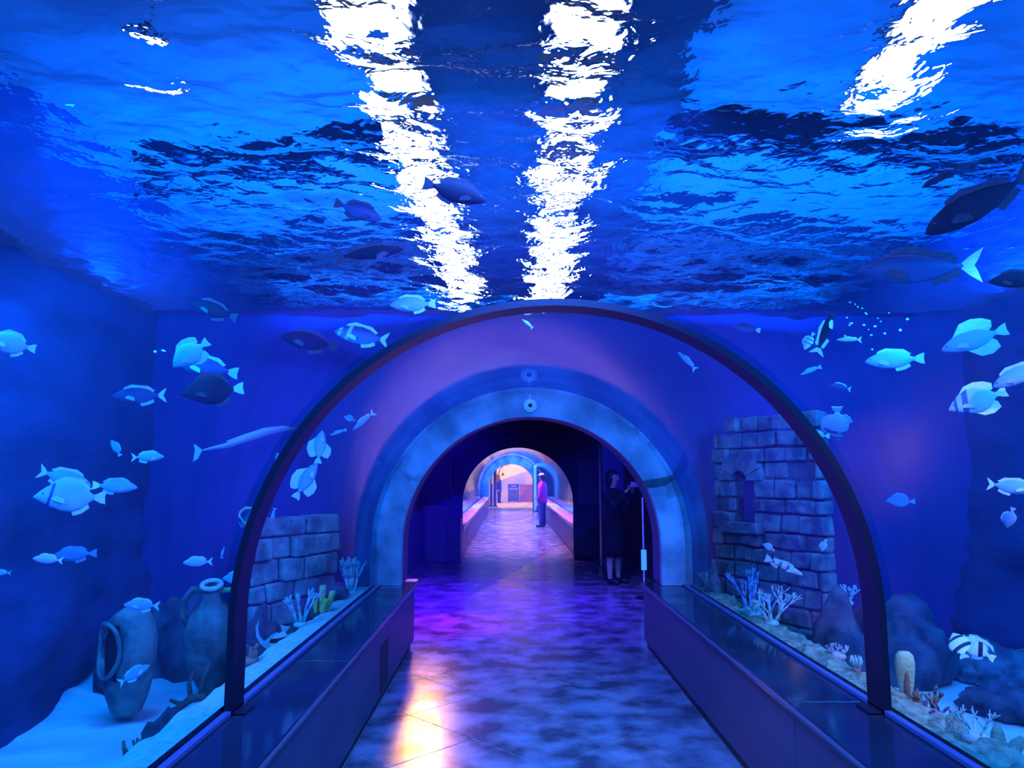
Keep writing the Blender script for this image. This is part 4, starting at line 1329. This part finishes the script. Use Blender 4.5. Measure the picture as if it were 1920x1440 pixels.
# ------------------------------------------------------------------ ruined masonry
def masonry(name, label, plane_x, y0, y1, z0, z1, side, m, hole=None, course=0.24, blen=(0.30, 0.55), seed=0, thick=0.18, ragged=0.0, rot=0.0):
    rnd = random.Random(seed)
    r = empty(name, (plane_x, y0, z0), rot)
    tag(r, label, 'wall')
    z = 0.0
    row = 0
    while z < z1 - z0 - 0.02:
        h = course * rnd.uniform(0.85, 1.15)
        y = -rnd.uniform(0, 0.25)
        ytop = (y1 - y0) * (1 - ragged * (z / (z1 - z0)) ** 2 * rnd.uniform(0.6, 1.2))
        while y < ytop:
            l = rnd.uniform(*blen)
            a, b = max(y, 0.0), min(y + l, ytop)
            y += l
            if b - a < 0.06:
                continue
            cy_, cz_ = (a + b) / 2 + y0, z + h / 2 + z0
            if hole:
                hy, hz0, hz1, hw = hole
                if abs(cy_ - hy) < hw + 0.05 and hz0 < cz_ < hz1 + 0.10:
                    if cy_ < hy and a + y0 < hy - hw - 0.05:
                        b = hy - hw - y0
                    elif cy_ > hy and b + y0 > hy + hw + 0.05:
                        a = hy + hw - y0
                    else:
                        continue
            if rnd.random() < 0.05 and z > 0.6 * (z1 - z0):
                continue
            d = rnd.uniform(0.0, 0.06)
            x0, x1 = (-thick - d, 0.0) if side < 0 else (0.0, thick + d)
            bm = box_bm(x0, x1, a + 0.008, b - 0.008, z + 0.007, z + h - 0.007, 0.016)
            for v in bm.verts:
                v.co += noise.noise_vector(v.co * 9 + Vector((seed, 0, 0))) * 0.016
            bmobj('stone', bm, M[m], r)
        z += h
        row += 1
    # mortar core behind the stones
    zc1 = z1 - z0 - 0.05
    c0, c1 = (-thick * 0.8, -0.01) if side < 0 else (0.01, thick * 0.8)
    if hole:
        hy, hz0, hz1, hw = hole
        box('mortar', c0, c1, 0.02, hy - hw - y0, 0.0, zc1, M['rock'], r)
        box('mortar', c0, c1, hy + hw - y0, (y1 - y0) * (1 - ragged), 0.0, zc1, M['rock'], r)
        box('mortar', c0, c1, hy - hw - y0, hy + hw - y0, 0.0, hz0 - z0, M['rock'], r)
        box('mortar', c0, c1, hy - hw - y0, hy + hw - y0, hz1 - z0 + 0.16, zc1, M['rock'], r)
        # arch of wedge stones round the window head
        for k in range(7):
            a0, a1 = PI * k / 7, PI * (k + 1) / 7
            ri, ro = hw, hw + 0.15
            V = []
            xs = (-thick - 0.06, 0.0) if side < 0 else (0.0, thick + 0.06)
            for xx in xs:
                for (rr, aa) in ((ri, a0 + .03), (ro, a0 + .02), (ro, a1 - .02), (ri, a1 - .03)):
                    V.append((xx, hy - y0 + rr * math.cos(aa), hz1 - z0 - hw * 0.6 + rr * math.sin(aa)))
            pyobj('arch_stone', V, [(0, 1, 2, 3), (7, 6, 5, 4), (0, 4, 5, 1), (1, 5, 6, 2), (2, 6, 7, 3), (3, 7, 4, 0)], M[m], r)
        box('sill', (-thick - 0.1) if side < 0 else 0.0, 0.0 if side < 0 else thick + 0.1, hy - hw - 0.12 - y0, hy + hw + 0.12 - y0, hz0 - z0 - 0.09, hz0 - z0, M[m], r, 0.01)
        box('blue_back', -0.012 if side < 0 else 0.0, 0.0 if side < 0 else 0.012, hy - hw - 0.05 - y0, hy + hw + 0.05 - y0, hz0 - z0 - 0.05, hz1 - z0 + 0.1, M['bluewall'], r)
    else:
        box('mortar', c0, c1, 0.02, (y1 - y0) * (1 - ragged) - 0.02, 0.0, zc1, M['rock'], r)
    return r


masonry('ruined_wall', 'ruined stone wall with an arched window, right of the portal', 2.50, 5.80, 6.95, 0.0, 1.98, -1, 'stone', hole=(5.80 + 0.80, 1.20, 1.60, 0.085), seed=3, ragged=0.02, course=0.14, blen=(0.15, 0.30), thick=0.1, rot=math.radians(31))
masonry('stone_block_wall', 'pale weathered masonry wall seen through the far vault on the left', -2.08, 5.95, 6.90, 0.05, 1.18, 1, 'pale_stone', seed=5, course=0.17, blen=(0.22, 0.42), thick=0.1, rot=math.radians(-30))

# ------------------------------------------------------------------ corals and sponges
def branch_coral(label, loc, h, m, seed, spread=0.6, levels=3, rad=0.012, name='branching_coral', n0=5, parts=True):
    rnd = random.Random(seed)
    r = empty(name, loc)
    tag(r, label, 'coral')

    def grow(p, d, l, rr, lv, geos):
        q = p + d * l
        mid = p.lerp(q, 0.5) + Vector((rnd.uniform(-1, 1), rnd.uniform(-1, 1), 0)) * l * 0.08
        geos.append(tube_geo([p, mid, q], [rr, rr * 0.85, rr * 0.7], 6))
        if lv > 0:
            for _ in range(rnd.choice((2, 3))):
                d2 = (d + Vector((rnd.uniform(-1, 1), rnd.uniform(-1, 1), rnd.uniform(-0.1, 0.6))) * spread).normalized()
                grow(q, d2, l * rnd.uniform(0.6, 0.85), rr * 0.72, lv - 1, geos)
        else:
            geos.append(ball_geo(q, rr * 0.95, 6, 4))
    for k in range(n0):
        geos = []
        a = 2 * PI * k / n0 + rnd.uniform(-0.3, 0.3)
        d = Vector((math.cos(a) * spread * 0.8, math.sin(a) * spread * 0.8, 1)).normalized()
        grow(Vector((math.cos(a) * 0.02, math.sin(a) * 0.02, 0)), d, h * rnd.uniform(0.32, 0.42), rad, levels - 1, geos)
        V, Fc = merge(geos)
        pyobj('branch', V, Fc, m, r, True)
    V, Fc = ball_geo((0, 0, 0), (0.05, 0.05, 0.025), 10, 6)
    pyobj('base', V, Fc, m, r, True)
    return r


def cm(name, a, b, sc=20):
    M[name] = mat(name, a, 0.85, col2=b, scale=sc, bump=0.5, bscale=60)
    return M[name]


cm('c_yellow', (0.62, 0.56, 0.10), (0.75, 0.68, 0.22))
cm('c_blue', (0.10, 0.35, 0.65), (0.25, 0.55, 0.8))
cm('c_teal', (0.22, 0.55, 0.55), (0.40, 0.70, 0.66))
cm('c_pale', (0.55, 0.68, 0.66), (0.72, 0.80, 0.74))
cm('c_olive', (0.36, 0.40, 0.16), (0.52, 0.55, 0.30))
cm('c_red', (0.62, 0.16, 0.18), (0.75, 0.30, 0.26))
cm('c_brown', (0.28, 0.13, 0.09), (0.40, 0.20, 0.14))
cm('c_pink', (0.70, 0.40, 0.50), (0.80, 0.60, 0.66))
cm('c_green', (0.10, 0.22, 0.16), (0.20, 0.34, 0.22))
cm('c_purple', (0.25, 0.12, 0.30), (0.40, 0.20, 0.42))
cm('sponge', (0.52, 0.54, 0.26), (0.68, 0.68, 0.42), 9)


def tube_sponge(label, loc, specs, m, name='tube_sponge'):
    r = empty(name, loc)
    tag(r, label, 'sponge')
    for (dx, dy, h, rad, lx) in specs:
        V, Fc = lathe_geo([(rad * 0.7, 0), (rad * 0.9, h * 0.3), (rad, h * 0.8), (rad * 0.95, h), (rad * 0.6, h * 0.98), (rad * 0.5, h * 0.8), (0.0005, h * 0.75)], 12)
        V = [Vector((x + dx + lx * (z / h) ** 1.3, y + dy, z)) for x, y, z in V]
        pyobj('tube', [v + Vector((noise.noise(v * 20) * 0.006, noise.noise(v * 20 + Vector((5, 0, 0))) * 0.006, 0)) for v in V], Fc, m, r, True)
    return r


def on_ledge(u, v, x):
    p = at_x(u, v, x)
    return Vector((p.x, p.y, ZB - 0.01))


tube_sponge('yellow tube sponge on the left footing near the portal', on_ledge(601, 1176, -1.40), [(0, 0, 0.19, 0.026, 0.01), (0.05, 0.01, 0.15, 0.022, 0.03), (-0.045, 0.02, 0.14, 0.022, -0.03), (0.02, -0.05, 0.10, 0.02, 0.03), (-0.03, -0.04, 0.12, 0.02, -0.01)], M['c_yellow'])
branch_coral('teal branching coral beside the yellow sponge', on_ledge(562, 1202, -1.42), 0.25, M['c_teal'], 2, 0.45, 3, 0.013)
branch_coral('blue-grey branching coral where the footing meets the portal', on_ledge(655, 1120, -1.42), 0.30, M['c_blue'], 9, 0.4, 3, 0.014)
branch_coral('pale tall branching coral against the ring at the left', Vector((-1.36, 6.6, ZB - 0.01)), 0.34, M['c_pale'], 12, 0.3, 3, 0.012)
branch_coral('small red coral behind the foot of the rib', on_ledge(466, 1292, -1.42), 0.10, M['c_red'], 4, 0.7, 3, 0.012)
branch_coral('thin spiky brown coral at the lower left, beside the footing', Vector((at_z(265, 1440, 0.3).x - 0.05, at_z(265, 1440, 0.3).y, 0.30)), 0.16, M['c_brown'], 6, 0.25, 2, 0.010, n0=4)
branch_coral('olive bushy coral closest to the portal on the right ledge', on_ledge(1335, 1128, 1.78), 0.17, M['c_olive'], 21, 0.6, 3, 0.016)
branch_coral('bright blue feathery coral behind the olive bushy coral', Vector((1.86, 5.95, 0.56)), 0.30, M['c_blue'], 22, 0.35, 4, 0.012)
branch_coral('pale bushy branching coral midway along the right ledge', on_ledge(1448, 1190, 1.80), 0.22, M['c_pale'], 23, 0.75, 4, 0.010, n0=6)
branch_coral('small looped whitish coral left of the pale bushy one', on_ledge(1415, 1172, 1.78), 0.10, M['c_pale'], 24, 0.9, 2, 0.009)
branch_coral('small pink coral on the right ledge left of the rib', on_ledge(1571, 1255, 1.84), 0.075, M['c_pink'], 25, 0.9, 3, 0.010)
branch_coral('brownish red coral hanging on the ledge right of the sponge', Vector((1.90, at_x(1735, 1325, 1.90).y, 0.52)), 0.13, M['c_brown'], 27, 0.8, 3, 0.013)
branch_coral('purple-brown coral lower down the outer side of the right ledge', Vector((1.90, at_x(1765, 1375, 1.90).y, 0.50)), 0.11, M['c_purple'], 28, 0.8, 3, 0.012)
branch_coral('thin twiggy pale coral at the lower right by the green coral', Vector((1.84, at_x(1832, 1425, 1.84).y, ZB - 0.03)), 0.15, M['c_pale'], 29, 0.7, 3, 0.005)
branch_coral('dim blue coral on the dark rock behind the right rib arm', Vector((2.6, 5.9, 0.62)), 0.18, M['c_teal'], 30, 0.6, 3, 0.012)
branch_coral('pale spiky coral low on the rock mound right of the bushy coral', Vector((2.42, 6.6, 0.60)), 0.16, M['c_blue'], 31, 0.6, 3, 0.010)

pz = Vector((1.84, at_x(1700, 1300, 1.84).y, 0.54))
spg = empty('ear_sponge', pz)
tag(spg, 'upright yellow-green ear-shaped sponge on the right ledge', 'sponge')
V, Fc = lathe_geo([(0.018, 0.0), (0.028, 0.05), (0.040, 0.13), (0.046, 0.19), (0.040, 0.225), (0.024, 0.24), (0.001, 0.243)], 20)
pyobj('body', noisy([Vector((x, y * 0.7, z)) for x, y, z in V], 0.004, 30, 2), Fc, M['sponge'], spg, True)
V, Fc = ball_geo((-0.008, -0.026, 0.085), (0.013, 0.010, 0.085), 12, 8)
pyobj('fold', V, Fc, M['c_brown'], spg, True)

gp = at_z(1876, 1452, 0.03)
gp.z = 0.03
gc_ = empty('finger_coral', gp)
tag(gc_, 'stubby dark green finger coral at the bottom right corner', 'coral')
for (dx, dy, h, lx, ly) in ((0, 0, 0.26, 0.0, 0), (0.06, 0.0, 0.19, 0.07, 0), (-0.06, 0.01, 0.19, -0.07, 0), (0.03, 0.05, 0.2, 0.03, 0.05), (-0.03, -0.03, 0.15, -0.03, -0.03)):
    pyobj('finger', *tube_geo([(dx * 0.4, dy, 0), (dx * 0.8, dy, h * 0.45), (dx + lx * 0.6, dy + ly * 0.6, h * 0.8), (dx + lx, dy + ly, h)], [0.05, 0.042, 0.032, 0.010], 9), M['c_green'], gc_, True)

an = empty('anemone', Vector((1.80, at_x(1607, 1270, 1.80).y, ZB - 0.04)))
tag(an, 'small white and red anemone just left of the right rib foot', 'anemone')
pyobj('column', *lathe_geo([(0.02, 0), (0.018, 0.03), (0.022, 0.05), (0.0005, 0.055)], 12), M['c_red'], an, True)
for k in range(10):
    a = 2 * PI * k / 10
    pyobj('tentacle', *tube_geo([(0.014 * math.cos(a), 0.014 * math.sin(a), 0.05), (0.028 * math.cos(a), 0.028 * math.sin(a), 0.08), (0.024 * math.cos(a), 0.024 * math.sin(a), 0.105)], [0.006, 0.005, 0.003], 6), M['c_pale'], an, True)

# forked driftwood on the left sand
dp = at_z(345, 1345, 0.03)
dw = empty('driftwood', dp)
tag(dw, 'dark forked branch on the sand between the jars and the footing', 'driftwood')
pyobj('limb', *tube_geo([(-0.12, -0.02, 0.03), (-0.05, 0, 0.05), (0.03, 0.02, 0.11), (0.10, 0.03, 0.12), (0.16, 0.0, 0.06), (0.19, -0.05, 0.0)], [0.016, 0.022, 0.028, 0.03, 0.026, 0.02], 9), M['wood_dark'], dw, True)
pyobj('fork', *tube_geo([(-0.02, 0.01, 0.08), (-0.07, 0.03, 0.085), (-0.11, 0.03, 0.10)], [0.018, 0.015, 0.010], 8), M['wood_dark'], dw, True)
pyobj('fork', *tube_geo([(0.09, 0.03, 0.12), (0.09, 0.06, 0.22), (0.12, 0.08, 0.33)], [0.022, 0.018, 0.012], 8), M['wood_dark'], dw, True)
pyobj('fork', *tube_geo([(0.03, 0.02, 0.11), (0.0, 0.05, 0.2), (0.02, 0.08, 0.27)], [0.018, 0.014, 0.010], 8), M['wood_dark'], dw, True)


# ------------------------------------------------------------------ people
def skin_obj(name, nodes, edges, m, parent, root=0, sub=2):
    """one continuous surface grown over a skeleton: nodes = {key: ((x,y,z), (rx, ry))}"""
    keys = list(nodes)
    me = bpy.data.meshes.new(name)
    me.from_pydata([nodes[k][0] for k in keys], [(keys.index(a), keys.index(b)) for a, b in edges], [])
    o = link(name, me, m, parent)
    sk = o.modifiers.new('skin', 'SKIN')
    sk.use_smooth_shade = True
    if not me.skin_vertices:
        bm = bmesh.new(); bm.from_mesh(me); bm.verts.layers.skin.verify(); bm.to_mesh(me); bm.free()
    for i, k in enumerate(keys):
        r = nodes[k][1]
        me.skin_vertices[0].data[i].radius = r if isinstance(r, tuple) else (r, r)
        me.skin_vertices[0].data[i].use_root = (i == root)
    sb = o.modifiers.new('smooth', 'SUBSURF'); sb.levels = sub; sb.render_levels = sub
    return o


def hand_nodes(N_, E_, pre, wrist, d, up, L_=0.17):
    """a palm with four fingers of different lengths and a thumb from its side, half curled"""
    wrist, d, up = Vector(wrist), Vector(d).normalized(), Vector(up).normalized()
    side = d.cross(up).normalized()
    palm = wrist + d * 0.05
    N_[pre + 'palm'] = (tuple(palm), (0.026, 0.016))
    for i, (off, ln) in enumerate(((-0.027, 0.062), (-0.009, 0.072), (0.009, 0.066), (0.026, 0.052))):
        b = palm + side * off + d * 0.035
        m_ = b + d * ln * 0.55 - up * 0.008
        t = m_ + d * ln * 0.30 - up * 0.028
        N_[pre + 'f%da' % i] = (tuple(b), 0.0085); N_[pre + 'f%db' % i] = (tuple(m_), 0.0078); N_[pre + 'f%dc' % i] = (tuple(t), 0.0065)
        E_ += [(pre + 'palm', pre + 'f%da' % i), (pre + 'f%da' % i, pre + 'f%db' % i), (pre + 'f%db' % i, pre + 'f%dc' % i)]
    b = palm - side * 0.03 - d * 0.01
    t = b - side * 0.022 + d * 0.03 - up * 0.01
    N_[pre + 'ta'] = (tuple(b), 0.010); N_[pre + 'tb'] = (tuple(t), 0.009); N_[pre + 'tc'] = (tuple(t + d * 0.025 - up * 0.01), 0.007)
    E_ += [(pre + 'palm', pre + 'ta'), (pre + 'ta', pre + 'tb'), (pre + 'tb', pre + 'tc')]


M['skin'] = mat('skin', (0.62, 0.42, 0.34), 0.55)
M['hair'] = mat('hair', (0.012, 0.01, 0.012), 0.5)
M['black_cloth'] = mat('black_cloth', (0.006, 0.006, 0.007), 0.9)
M['shoe'] = mat('shoe', (0.01, 0.01, 0.012), 0.5)
M['magenta'] = mat('magenta_cloth', (0.85, 0.02, 0.55), 0.8, col2=(0.6, 0.02, 0.6), scale=5)
M['jeans'] = mat('jeans', (0.03, 0.06, 0.28), 0.85, col2=(0.05, 0.09, 0.36), scale=9)
M['cap'] = mat('cap', (0.75, 0.8, 0.82), 0.7)
M['phone'] = mat('phone', (0.6, 0.65, 0.72), 0.3)


def person(loc, rz, scale, label, arms, clothes, hair_len, legs_bare=True, cap=False, phone=False, name='person'):
    """facing -Y in its own frame, 1.66 m before scaling"""
    r = empty(name, loc, rz)
    r.scale = (scale,) * 3
    tag(r, label, 'person')
    N_, E_ = {}, []
    N_['pelvis'] = ((0, 0, 0.90), (0.15, 0.11))
    N_['waist'] = ((0, 0, 1.05), (0.125, 0.09)); N_['chest'] = ((0, 0, 1.25), (0.15, 0.10)); N_['neckb'] = ((0, 0.01, 1.37), (0.075, 0.065))
    N_['neck'] = ((0, 0.0, 1.43), 0.047); N_['jaw'] = ((0, -0.015, 1.49), (0.062, 0.07)); N_['head'] = ((0, -0.005, 1.56), (0.077, 0.093)); N_['crown'] = ((0, 0.0, 1.62), (0.055, 0.065))
    N_['nose'] = ((0, -0.115, 1.535), (0.011, 0.012))
    E_ += [('pelvis', 'waist'), ('waist', 'chest'), ('chest', 'neckb'), ('neckb', 'neck'), ('neck', 'jaw'), ('jaw', 'head'), ('head', 'crown'), ('head', 'nose')]
    for s, q in ((-1, 'l'), (1, 'r')):
        N_[q + 'hip'] = ((s * 0.085, 0, 0.82), (0.088, 0.09)); N_[q + 'knee'] = ((s * 0.095, -0.015, 0.46), 0.058)
        N_[q + 'calf'] = ((s * 0.097, 0.012, 0.32), 0.055); N_[q + 'ankle'] = ((s * 0.10, 0.01, 0.075), 0.036)
        N_[q + 'foot'] = ((s * 0.105, -0.06, 0.035), (0.038, 0.028)); N_[q + 'toe'] = ((s * 0.11, -0.13, 0.026), (0.036, 0.02))
        E_ += [('pelvis', q + 'hip'), (q + 'hip', q + 'knee'), (q + 'knee', q + 'calf'), (q + 'calf', q + 'ankle'), (q + 'ankle', q + 'foot'), (q + 'foot', q + 'toe')]
        sh, el, wr, hd_, up_ = arms[q]
        N_[q + 'sho'] = (sh, 0.058); N_[q + 'elb'] = (el, 0.038); N_[q + 'wri'] = (wr, (0.026, 0.022))
        E_ += [('chest', q + 'sho'), (q + 'sho', q + 'elb'), (q + 'elb', q + 'wri')]
        hand_nodes(N_, E_, q, wr, hd_, up_)
        E_.append((q + 'wri', q + 'palm'))
    body = skin_obj('body', N_, E_, M['skin'], r)
    for s in (-1, 1):
        V, Fc = ball_geo((s * 0.030, -0.086, 1.562), (0.011, 0.008, 0.008), 8, 6)
        pyobj('eye', V, Fc, M['eye'], body, True)
        V, Fc = ball_geo((s * 0.081, 0.0, 1.55), (0.012, 0.02, 0.032), 8, 6)
        pyobj('ear', V, Fc, M['skin'], body, True)
    V, Fc = ball_geo((0, -0.082, 1.492), (0.024, 0.012, 0.008), 8, 6)
    pyobj('mouth', V, Fc, M['c_red'], body, True)
    # hair: a cap over the skull, open at the face, falling to hair_len
    V, Fc = ball_geo((0, 0.014, 1.57), (0.090, 0.106, 0.098), 24, 18)
    V2 = []
    for (x, y, z) in V:
        if z < 1.575 and y > -0.01:
            f = min(1.0, (1.575 - z) / 0.1)
            z = 1.575 - f * (1.575 - hair_len)
            x *= 1.0 + 0.12 * f
            y = max(y, 0.02) + 0.02 * f
        V2.append((x, y, z))
    Fh = [f for f in Fc if not all(V2[i][1] < -0.012 and V2[i][2] < 1.628 for i in f)]
    h = pyobj('hair', V2, Fh, M['hair'], r, True)
    sd = h.modifiers.new('thick', 'SOLIDIFY'); sd.thickness = 0.012; sd.offset = 0
    if cap:
        V, Fc = ball_geo((0, -0.01, 1.60), (0.10, 0.115, 0.085), 18, 10)
        Fq = [f for f in Fc if all(V[i][2] > 1.585 for i in f)]
        c_ = pyobj('cap', V, Fq, M['cap'], r, True)
        sd = c_.modifiers.new('thick', 'SOLIDIFY'); sd.thickness = 0.01
        pyobj('cap_brim', *plate([(-0.07, -0.0), (-0.06, -0.06), (0, -0.085), (0.06, -0.06), (0.07, 0.0)], 0.005), M['cap'], r).matrix_local = Matrix.Translation((0, -0.10, 1.605)) @ Matrix.Rotation(PI / 2, 4, 'X').inverted() @ Matrix.Scale(1, 4)
    clothes(r, arms)
    for s in (-1, 1):
        V, Fc = tube_geo([(s * 0.10, 0.045, 0.045), (s * 0.102, 0.0, 0.05), (s * 0.106, -0.07, 0.042), (s * 0.11, -0.15, 0.03), (s * 0.11, -0.172, 0.026)], [0.035, 0.046, 0.046, 0.038, 0.014], 12)
        pyobj('shoe', [(x, y, max(z, 0.0)) for x, y, z in V], Fc, M['shoe'], r, True)
    return r


def sleeve(r, arms, m, to_wrist, rad):
    for q in ('l', 'r'):
        sh, el, wr = (Vector(a) for a in arms[q][:3])
        pts = [sh + (sh - el).normalized() * 0.02, sh.lerp(el, 0.5), el]
        rr = [rad + 0.012, rad, rad * 0.86]
        if to_wrist:
            pts += [el.lerp(wr, 0.5), el.lerp(wr, 0.92)]
            rr += [rad * 0.78, rad * 0.72]
        else:
            pts, rr = pts[:2] + [sh.lerp(el, 0.85)], [rad + 0.012, rad + 0.006, rad + 0.004]
        pyobj('sleeve', *tube_geo(pts, rr, 12), m, r, True)


def loft(name, rings, m, r, n=24):
    V, Fc = [], []
    for (z, rx, ry, cy_) in rings:
        for k in range(n):
            q = 2 * PI * k / n
            V.append((rx * math.cos(q), cy_ + ry * math.sin(q), z))
    for i in range(len(rings) - 1):
        for k in range(n):
            k2 = (k + 1) % n
            Fc.append((i * n + k, i * n + k2, (i + 1) * n + k2, (i + 1) * n + k))
    o = pyobj(name, V, Fc, m, r, True)
    sd = o.modifiers.new('thick', 'SOLIDIFY'); sd.thickness = 0.006
    return o


def dress(r, arms):
    loft('dress', [(0.40, 0.205, 0.17, 0.0), (0.55, 0.20, 0.165, 0.0), (0.80, 0.20, 0.155, 0.0), (0.95, 0.19, 0.145, 0), (1.08, 0.175, 0.125, 0), (1.25, 0.19, 0.13, 0), (1.33, 0.185, 0.105, 0.0), (1.385, 0.12, 0.085, 0.005), (1.405, 0.075, 0.07, 0.01)], M['black_cloth'], r)
    sleeve(r, arms, M['black_cloth'], True, 0.060)


def jacket(r, arms):
    loft('jacket', [(0.74, 0.185, 0.15, 0.0), (0.85, 0.19, 0.15, 0.0), (1.05, 0.18, 0.135, 0), (1.25, 0.19, 0.135, 0), (1.34, 0.175, 0.105, 0.0), (1.40, 0.10, 0.085, 0.005), (1.425, 0.07, 0.07, 0.01)], M['magenta'], r)
    sleeve(r, arms, M['magenta'], True, 0.062)
    jeans(r)


def jeans(r):
    for s in (-1, 1):
        V, Fc = tube_geo([(s * 0.07, 0, 0.93), (s * 0.085, 0, 0.80), (s * 0.092, -0.005, 0.62), (s * 0.096, -0.012, 0.46), (s * 0.098, 0.008, 0.28), (s * 0.10, 0.01, 0.06)], [0.105, 0.105, 0.09, 0.078, 0.07, 0.066], 14)
        pyobj('trouser_leg', V, Fc, M['jeans'], r, True)


def dark_suit(r, arms):
    loft('jacket', [(0.78, 0.18, 0.14, 0.0), (1.05, 0.175, 0.13, 0), (1.25, 0.19, 0.13, 0), (1.34, 0.175, 0.105, 0.0), (1.40, 0.10, 0.085, 0.005), (1.425, 0.07, 0.07, 0.01)], M['black_cloth'], r)
    sleeve(r, arms, M['black_cloth'], True, 0.06)
    for s in (-1, 1):
        V, Fc = tube_geo([(s * 0.07, 0, 0.93), (s * 0.085, 0, 0.80), (s * 0.096, -0.012, 0.46), (s * 0.10, 0.01, 0.06)], [0.105, 0.10, 0.076, 0.064], 14)
        pyobj('trouser_leg', V, Fc, M['black_cloth'], r, True)


ARMS_PHONE = {'l': ((-0.165, 0.0, 1.30), (-0.21, -0.16, 1.13), (-0.08, -0.30, 1.36), (0.35, -0.5, 0.55), (0, -0.6, -0.4)),
              'r': ((0.165, 0.0, 1.30), (0.21, -0.16, 1.13), (0.08, -0.30, 1.36), (-0.35, -0.5, 0.55), (0, -0.6, -0.4))}
ARMS_DOWN = {'l': ((-0.17, 0.0, 1.31), (-0.225, 0.02, 1.04), (-0.235, -0.06, 0.81), (0, -0.1, -1), (1, 0, 0)),
             'r': ((0.17, 0.0, 1.31), (0.225, 0.02, 1.04), (0.235, -0.06, 0.81), (0, -0.1, -1), (-1, 0, 0))}
P = at_z(1153, 1094, 0.0)
pw = person((P.x, P.y, 0.0), math.radians(44), 1.0, 'person in a long black dress raising a phone, standing in the dark lobby', ARMS_PHONE, dress, 1.36)
ph = empty('phone', pw.matrix_world @ Vector((0, 0, 0)))
ph.location = Matrix.Rotation(math.radians(44), 4, 'Z') @ Vector((0.0, -0.385, 1.455)) + Vector((P.x, P.y, 0))
ph.rotation_euler = (math.radians(-12), 0, math.radians(44))
tag(ph, 'pale phone held up sideways by the person in black', 'phone')
box('case', -0.078, 0.078, -0.005, 0.005, -0.038, 0.038, M['phone'], ph, 0.004)
box('screen', -0.072, 0.072, 0.0045, 0.0062, -0.034, 0.034, M['black'], ph)
box('camera_bump', 0.045, 0.07, -0.008, -0.004, 0.005, 0.032, M['black'], ph)

P = at_z(1017, 988, 0.0)
person((P.x, P.y, 0.0), math.radians(-115), 0.98, 'person in a magenta jacket and blue jeans by the bench of the second tunnel', ARMS_DOWN, jacket, 1.40, cap=True)
kq = 43.0 / F_PX
person(((936 - 955) * kq, 43.0, 0.0), math.radians(70), 0.95, 'person in dark clothes standing before the peach wall', ARMS_DOWN, dark_suit, 1.44)
print('tiles', nt_, 'objects', len(bpy.data.objects))
